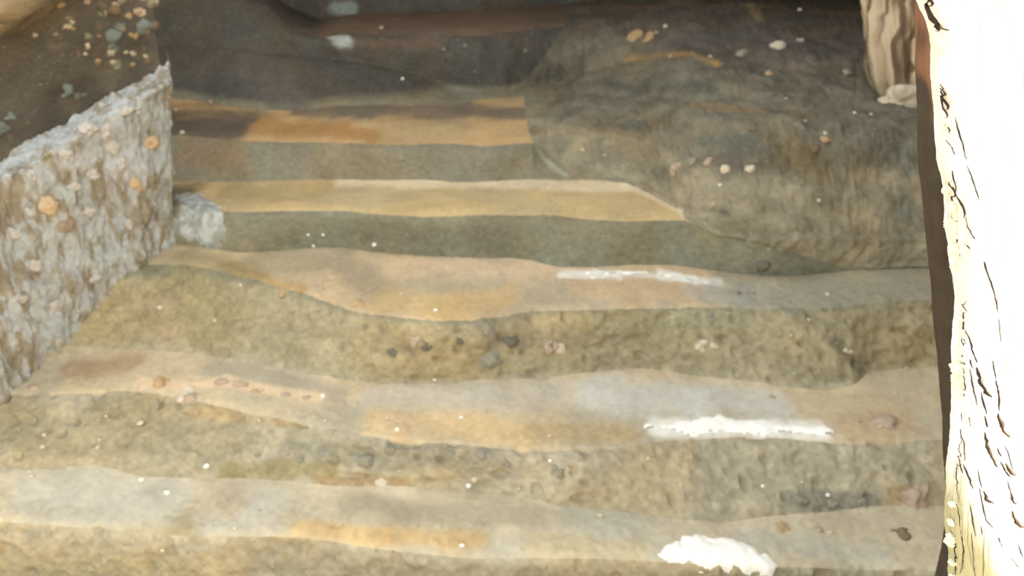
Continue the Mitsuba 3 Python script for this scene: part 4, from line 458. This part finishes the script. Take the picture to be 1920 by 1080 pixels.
G, GN = slab([(-3.0, 3.2), (-1.68, 4.3)], 0.3, 2.6, 0.02, 'dark_mat', 0.12, 41, 'wall_corner', 'dark earth wall studded with stones in the upper left')
gt = cKDTree(G)
for j, (x, y, z, s, t) in enumerate(BACK_STONES):
    d, i = gt.query([x, y, z])
    p = np.array([x, y, z]) + GN[i] * ((G[i] - [x, y, z]) @ GN[i])
    put('stone', set_stone(ROUGH[j % 9], 'stone_' + t, p, GN[i], s * 1.15, -0.5), 'wall_corner')
slab([(1.5, 0.92), (1.95, 2.4), (3.1, 5.0), (3.3, 7.0)], -0.3, 3.0, 0.05, 'bank_mat', 0.2, 43, 'wall_right_sunblock', 'unseen earth wall right of the steps, raised to keep the sun off them', face=(-1, 0))  # wall out of view, its height and reach set to block the sun

# unseen roof, added to darken the upper end
x0, x1, y0, y1 = -3.6, 3.6, 4.5, 7.2
cb = trimesh.creation.box((x1 - x0, y1 - y0, 0.2)); cb.apply_translation(((x0 + x1) / 2, (y0 + y1) / 2, 2.72))
for _ in range(3):
    cb = cb.subdivide()
put('shade_ceiling', mikit.ply(cb, 'dark_mat'))
tag('shade_ceiling', 'added unseen roof that shades the upper steps', kind='structure')
gx, gy = np.meshgrid(np.linspace(-7, 7, 141), np.linspace(-7, 2.3, 94))
gz = -0.19 + 0.02 * (meshkit.fbm(np.stack([gx, gy, 0 * gx], -1) * 2, 4, 9) - .5)
put('floor', mikit.ply((np.stack([gx, gy, gz], -1).reshape(-1, 3), grid_faces(94, 141)), 'floor_mat', True))
tag('floor', 'dusty ground at the foot of the steps', kind='structure')

# overhanging rock in the top left corner
v, f = stone_mesh(77, 4, 0.5, 0.9)
put('boulder', mikit.ply((v * [.42, .42, .33] + [-2.15, 3.75, 1.45], f), 'boulder_mat', True))
for j, (x, y, z, s, t) in enumerate(BOULDER_STONES):
    put('stone', set_stone(KIT[j % 9], 'stone_' + t, np.array([x, y, z]), np.array([.5, -.8, -.2]), s, 0), 'boulder')
tag('boulder', 'tan rock with pale pebbles jutting out in the top left corner', 'boulder')

# ---------------------------------------------------------------- timbers
ez, ex = np.array(POST_EDGE).T
from scipy.interpolate import PchipInterpolator
edge = PchipInterpolator(ez, ex)
PR, PRY, PY = 0.17, 0.08, 1.12


def post_front(x, z):
    q = np.clip(np.abs((x - edge(z) - PR) / PR), 0, .9999)
    return PY - PRY * (1 - q ** 3) ** (1 / 3)


# dense on the left and front, coarse on the back
th = np.concatenate([np.linspace(-200, -100, 420), np.linspace(-100, 160, 80)[1:-1]]) * math.pi / 180
zz = np.concatenate([np.linspace(-0.2, .6, 60)[:-1], np.linspace(.6, 1.75, 520), np.linspace(1.75, 2.3, 40)[1:]])
TH, ZZ = np.meshgrid(th, zz)
sgn = lambda a, e: np.sign(a) * np.abs(a) ** e
cx, cy = sgn(np.cos(TH), 2 / 3), sgn(np.sin(TH), 2 / 3)
X = edge(ZZ) + PR + PR * cx
Y = PY + PRY * cy
Q = np.stack([X, Y, ZZ], -1)
along = Q.copy()
along[..., 0] -= 0.26 * (ZZ * -1)
gq = np.stack([(X + 0.26 * ZZ + 0.02 * meshkit.fbm(Q * 6, 2, 3)) * 70, Y * 70, ZZ * 4], -1)
groove = -0.004 * np.clip((np.abs(meshkit.fbm(gq, 2, 5) - .5) * -1 + .035) / .035, 0, 1)
rough = 0.006 * (meshkit.fbm(gq * [.4, .4, 1], 3, 6) - .5) + 0.010 * (meshkit.fbm(Q * [30, 30, 22], 4, 7) - .5)
nrm = np.stack([sgn(np.cos(TH), 4 / 3), sgn(np.sin(TH), 4 / 3), 0 * TH], -1)
nrm /= np.linalg.norm(nrm, axis=-1, keepdims=True)
Q = Q + nrm * (groove + rough)[..., None]
ncp = len(th)
pf = grid_faces(len(zz), ncp)
wrap = np.arange(len(zz) - 1) * ncp
pf = np.vstack([pf, np.stack([wrap + ncp - 1, wrap + 2 * ncp - 1, wrap + ncp], 1), np.stack([wrap + ncp - 1, wrap + ncp, wrap], 1)])
qv = Q.reshape(-1, 3)
nq = vnormals(qv, pf)
if (nq * nrm.reshape(-1, 3)).sum() < 0:
    pf = pf[:, ::-1]
tc = np.arange(ncp)
capf = np.array([[0, a, b] for a, b in zip(tc[1:], tc[2:])]) + (len(zz) - 1) * ncp
pf = np.vstack([pf, capf])
uvp = np.stack([np.clip((.35 - cx) / 1.3, 0, 1).ravel(), ZZ.ravel()], 1)
uvp[:, 0] = np.clip(-cx.ravel(), 0, 1)
tag('timber_post', 'pale sunlit weathered timber post leaning at the right edge', 'post')
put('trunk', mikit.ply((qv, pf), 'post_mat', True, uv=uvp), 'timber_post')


def ribbon(path, width, lift, bow, seedn, nseg=10):
    """A tapering crack strand or bark sliver lying on the post, standing off by lift and bowing out by bow."""
    p = np.array(path)
    ln = np.concatenate([[0], np.cumsum(np.linalg.norm(np.diff(p, axis=0), axis=1))])
    q = np.linspace(0, ln[-1], max(nseg, int(ln[-1] / .004)))
    x, z = np.interp(q, ln, p[:, 0]), np.interp(q, ln, p[:, 1])
    tt = q / ln[-1]
    r = np.random.default_rng(seedn)
    wob = (meshkit.fbm(np.stack([q * 160, 0 * q + seedn, 0 * q], -1), 3, seedn) - .5)
    x = x + wob * width * 1.2
    w = width / 2 * (np.sin(np.pi * np.clip(tt, .02, .98)) ** .6) * (.6 + 1.0 * meshkit.noise(np.stack([q * 220, 0 * q + 3 + seedn, 0 * q], -1), 2)) + .00025
    y = post_front(x, z) - lift - bow * np.sin(np.pi * tt)
    d = np.gradient(np.stack([x, z], 1), axis=0)
    d /= np.linalg.norm(d, axis=1, keepdims=True) + 1e-9
    side = np.stack([d[:, 1], 0 * x, -d[:, 0]], 1)
    c = np.stack([x, y, z], 1)
    rings = []
    for k in range(6):
        a = k / 6 * 2 * math.pi
        rings.append(c + side * (w * math.cos(a))[:, None] + np.array([0, 1, 0]) * (np.minimum(w, .0025) * math.sin(a))[:, None])
    vv = np.array(rings).transpose(1, 0, 2)
    m = len(vv)
    fs = []
    for i in range(m - 1):
        for k in range(6):
            a, b = i * 6 + k, i * 6 + (k + 1) % 6
            fs += [[a, b, b + 6], [a, b + 6, a + 6]]
    fs += [[0, k, k + 1] for k in range(1, 5)] + [[(m - 1) * 6, (m - 1) * 6 + k + 1, (m - 1) * 6 + k] for k in range(1, 5)]
    return vv.reshape(-1, 3), np.array(fs)


for j, (p, w) in enumerate(CRACK_STRANDS):
    put('crack_shade', mikit.ply(ribbon(p, w * .34, 0.0006, 0.0, j + 1), 'crack_shade_mat', True), 'timber_post')  # raised dark strands that paint the shade inside the cracks
for j, (p, w) in enumerate(SLIVERS):
    put('bark_sliver', mikit.ply(ribbon(p, w * .42, 0.001, 0.003, j + 101), 'sliver_mat', True), 'timber_post')
for j, (p, w) in enumerate(POST_LUMPS):
    x, z = p[0]
    put('lichen_tuft', set_stone(ROUGH[j % 9], 'lichen_mat', np.array([x - .004, post_front(x, z) + .003, z]), np.array([-1, -.5, 0.1]), w * 1.15, -.1), 'timber_post')


def log(path, radii, ridge, seed, nth=120, nz=220):
    path = np.array(path, float)
    tt = np.linspace(0, 1, nz)
    s = np.linspace(0, 1, len(path))
    c = np.stack([PchipInterpolator(s, path[:, j])(tt) for j in range(3)], 1)
    r = PchipInterpolator(np.linspace(0, 1, len(radii)), radii)(tt)
    a = np.linspace(0, 2 * math.pi, nth, endpoint=False)
    A, ZT = np.meshgrid(a, c[:, 2])
    wav = A + 0.35 * (meshkit.fbm(np.stack([np.cos(A), np.sin(A), ZT * 5], -1), 2, seed) - .5)
    k = meshkit.fbm(np.stack([np.cos(wav) * 5, np.sin(wav) * 5, ZT * 2.2], -1), 3, seed + 1) - .5
    rr = r[:, None] * (1 + ridge * k + .12 * (meshkit.fbm(np.stack([np.cos(A), np.sin(A), ZT * 6], -1), 2, seed + 2) - .5))
    g = np.stack([c[:, 0:1] + rr * np.cos(A), c[:, 1:2] + rr * np.sin(A), ZT], -1).reshape(-1, 3)
    f = grid_faces(nz, nth)
    w = np.arange(nz - 1) * nth
    f = np.vstack([f, np.stack([w + nth - 1, w + 2 * nth - 1, w + nth], 1), np.stack([w + nth - 1, w + nth, w], 1)])
    f = np.vstack([f, [[0, i, i + 1] for i in range(1, nth - 1)], [[(nz - 1) * nth, (nz - 1) * nth + i + 1, (nz - 1) * nth + i] for i in range(1, nth - 1)]])
    uv = np.stack([wav.ravel() / (2 * math.pi), ZT.ravel()], 1)
    return (g, f), uv


m, uv = log([(1.775, 4.02, .86), (1.755, 4.05, 1.0), (1.715, 4.07, 1.18), (1.68, 4.1, 1.35), (1.65, 4.1, 1.8), (1.63, 4.1, 2.65)], [.08, .135, .14, .135, .13, .13], 0.75, 51)
tag('weathered_timber', 'pale tan timber with wavy grain and a frayed foot at the top right', 'timber')
put('shaft', mikit.ply(m, 'timber_mat', True, uv=uv), 'weathered_timber')
m, uv = log([(1.07, 1.55, -.2), (1.045, 1.55, .40), (.90, 1.53, 1.033), (.785, 1.5, 1.415), (.745, 1.5, 1.616), (.63, 1.5, 2.3)], [.075, .075, .08, .085, .085, .08], 0.25, 61, 90, 160)
put('dark_pole', mikit.ply(m, 'pole_mat', True, uv=uv))
tag('dark_pole', 'dark brown pole, reddish above, just behind the pale timber post', 'pole')
p, n, i = snap([1.72, 3.97, .865])
put('foot_stone', set_stone(ROUGH[4], 'stone_c', p + [0, -.05, .02], np.array([0, -.4, 1.0]), 0.17, 0.1))
tag('foot_stone', 'pale lump of stone at the foot of the wavy grained timber', 'stone')
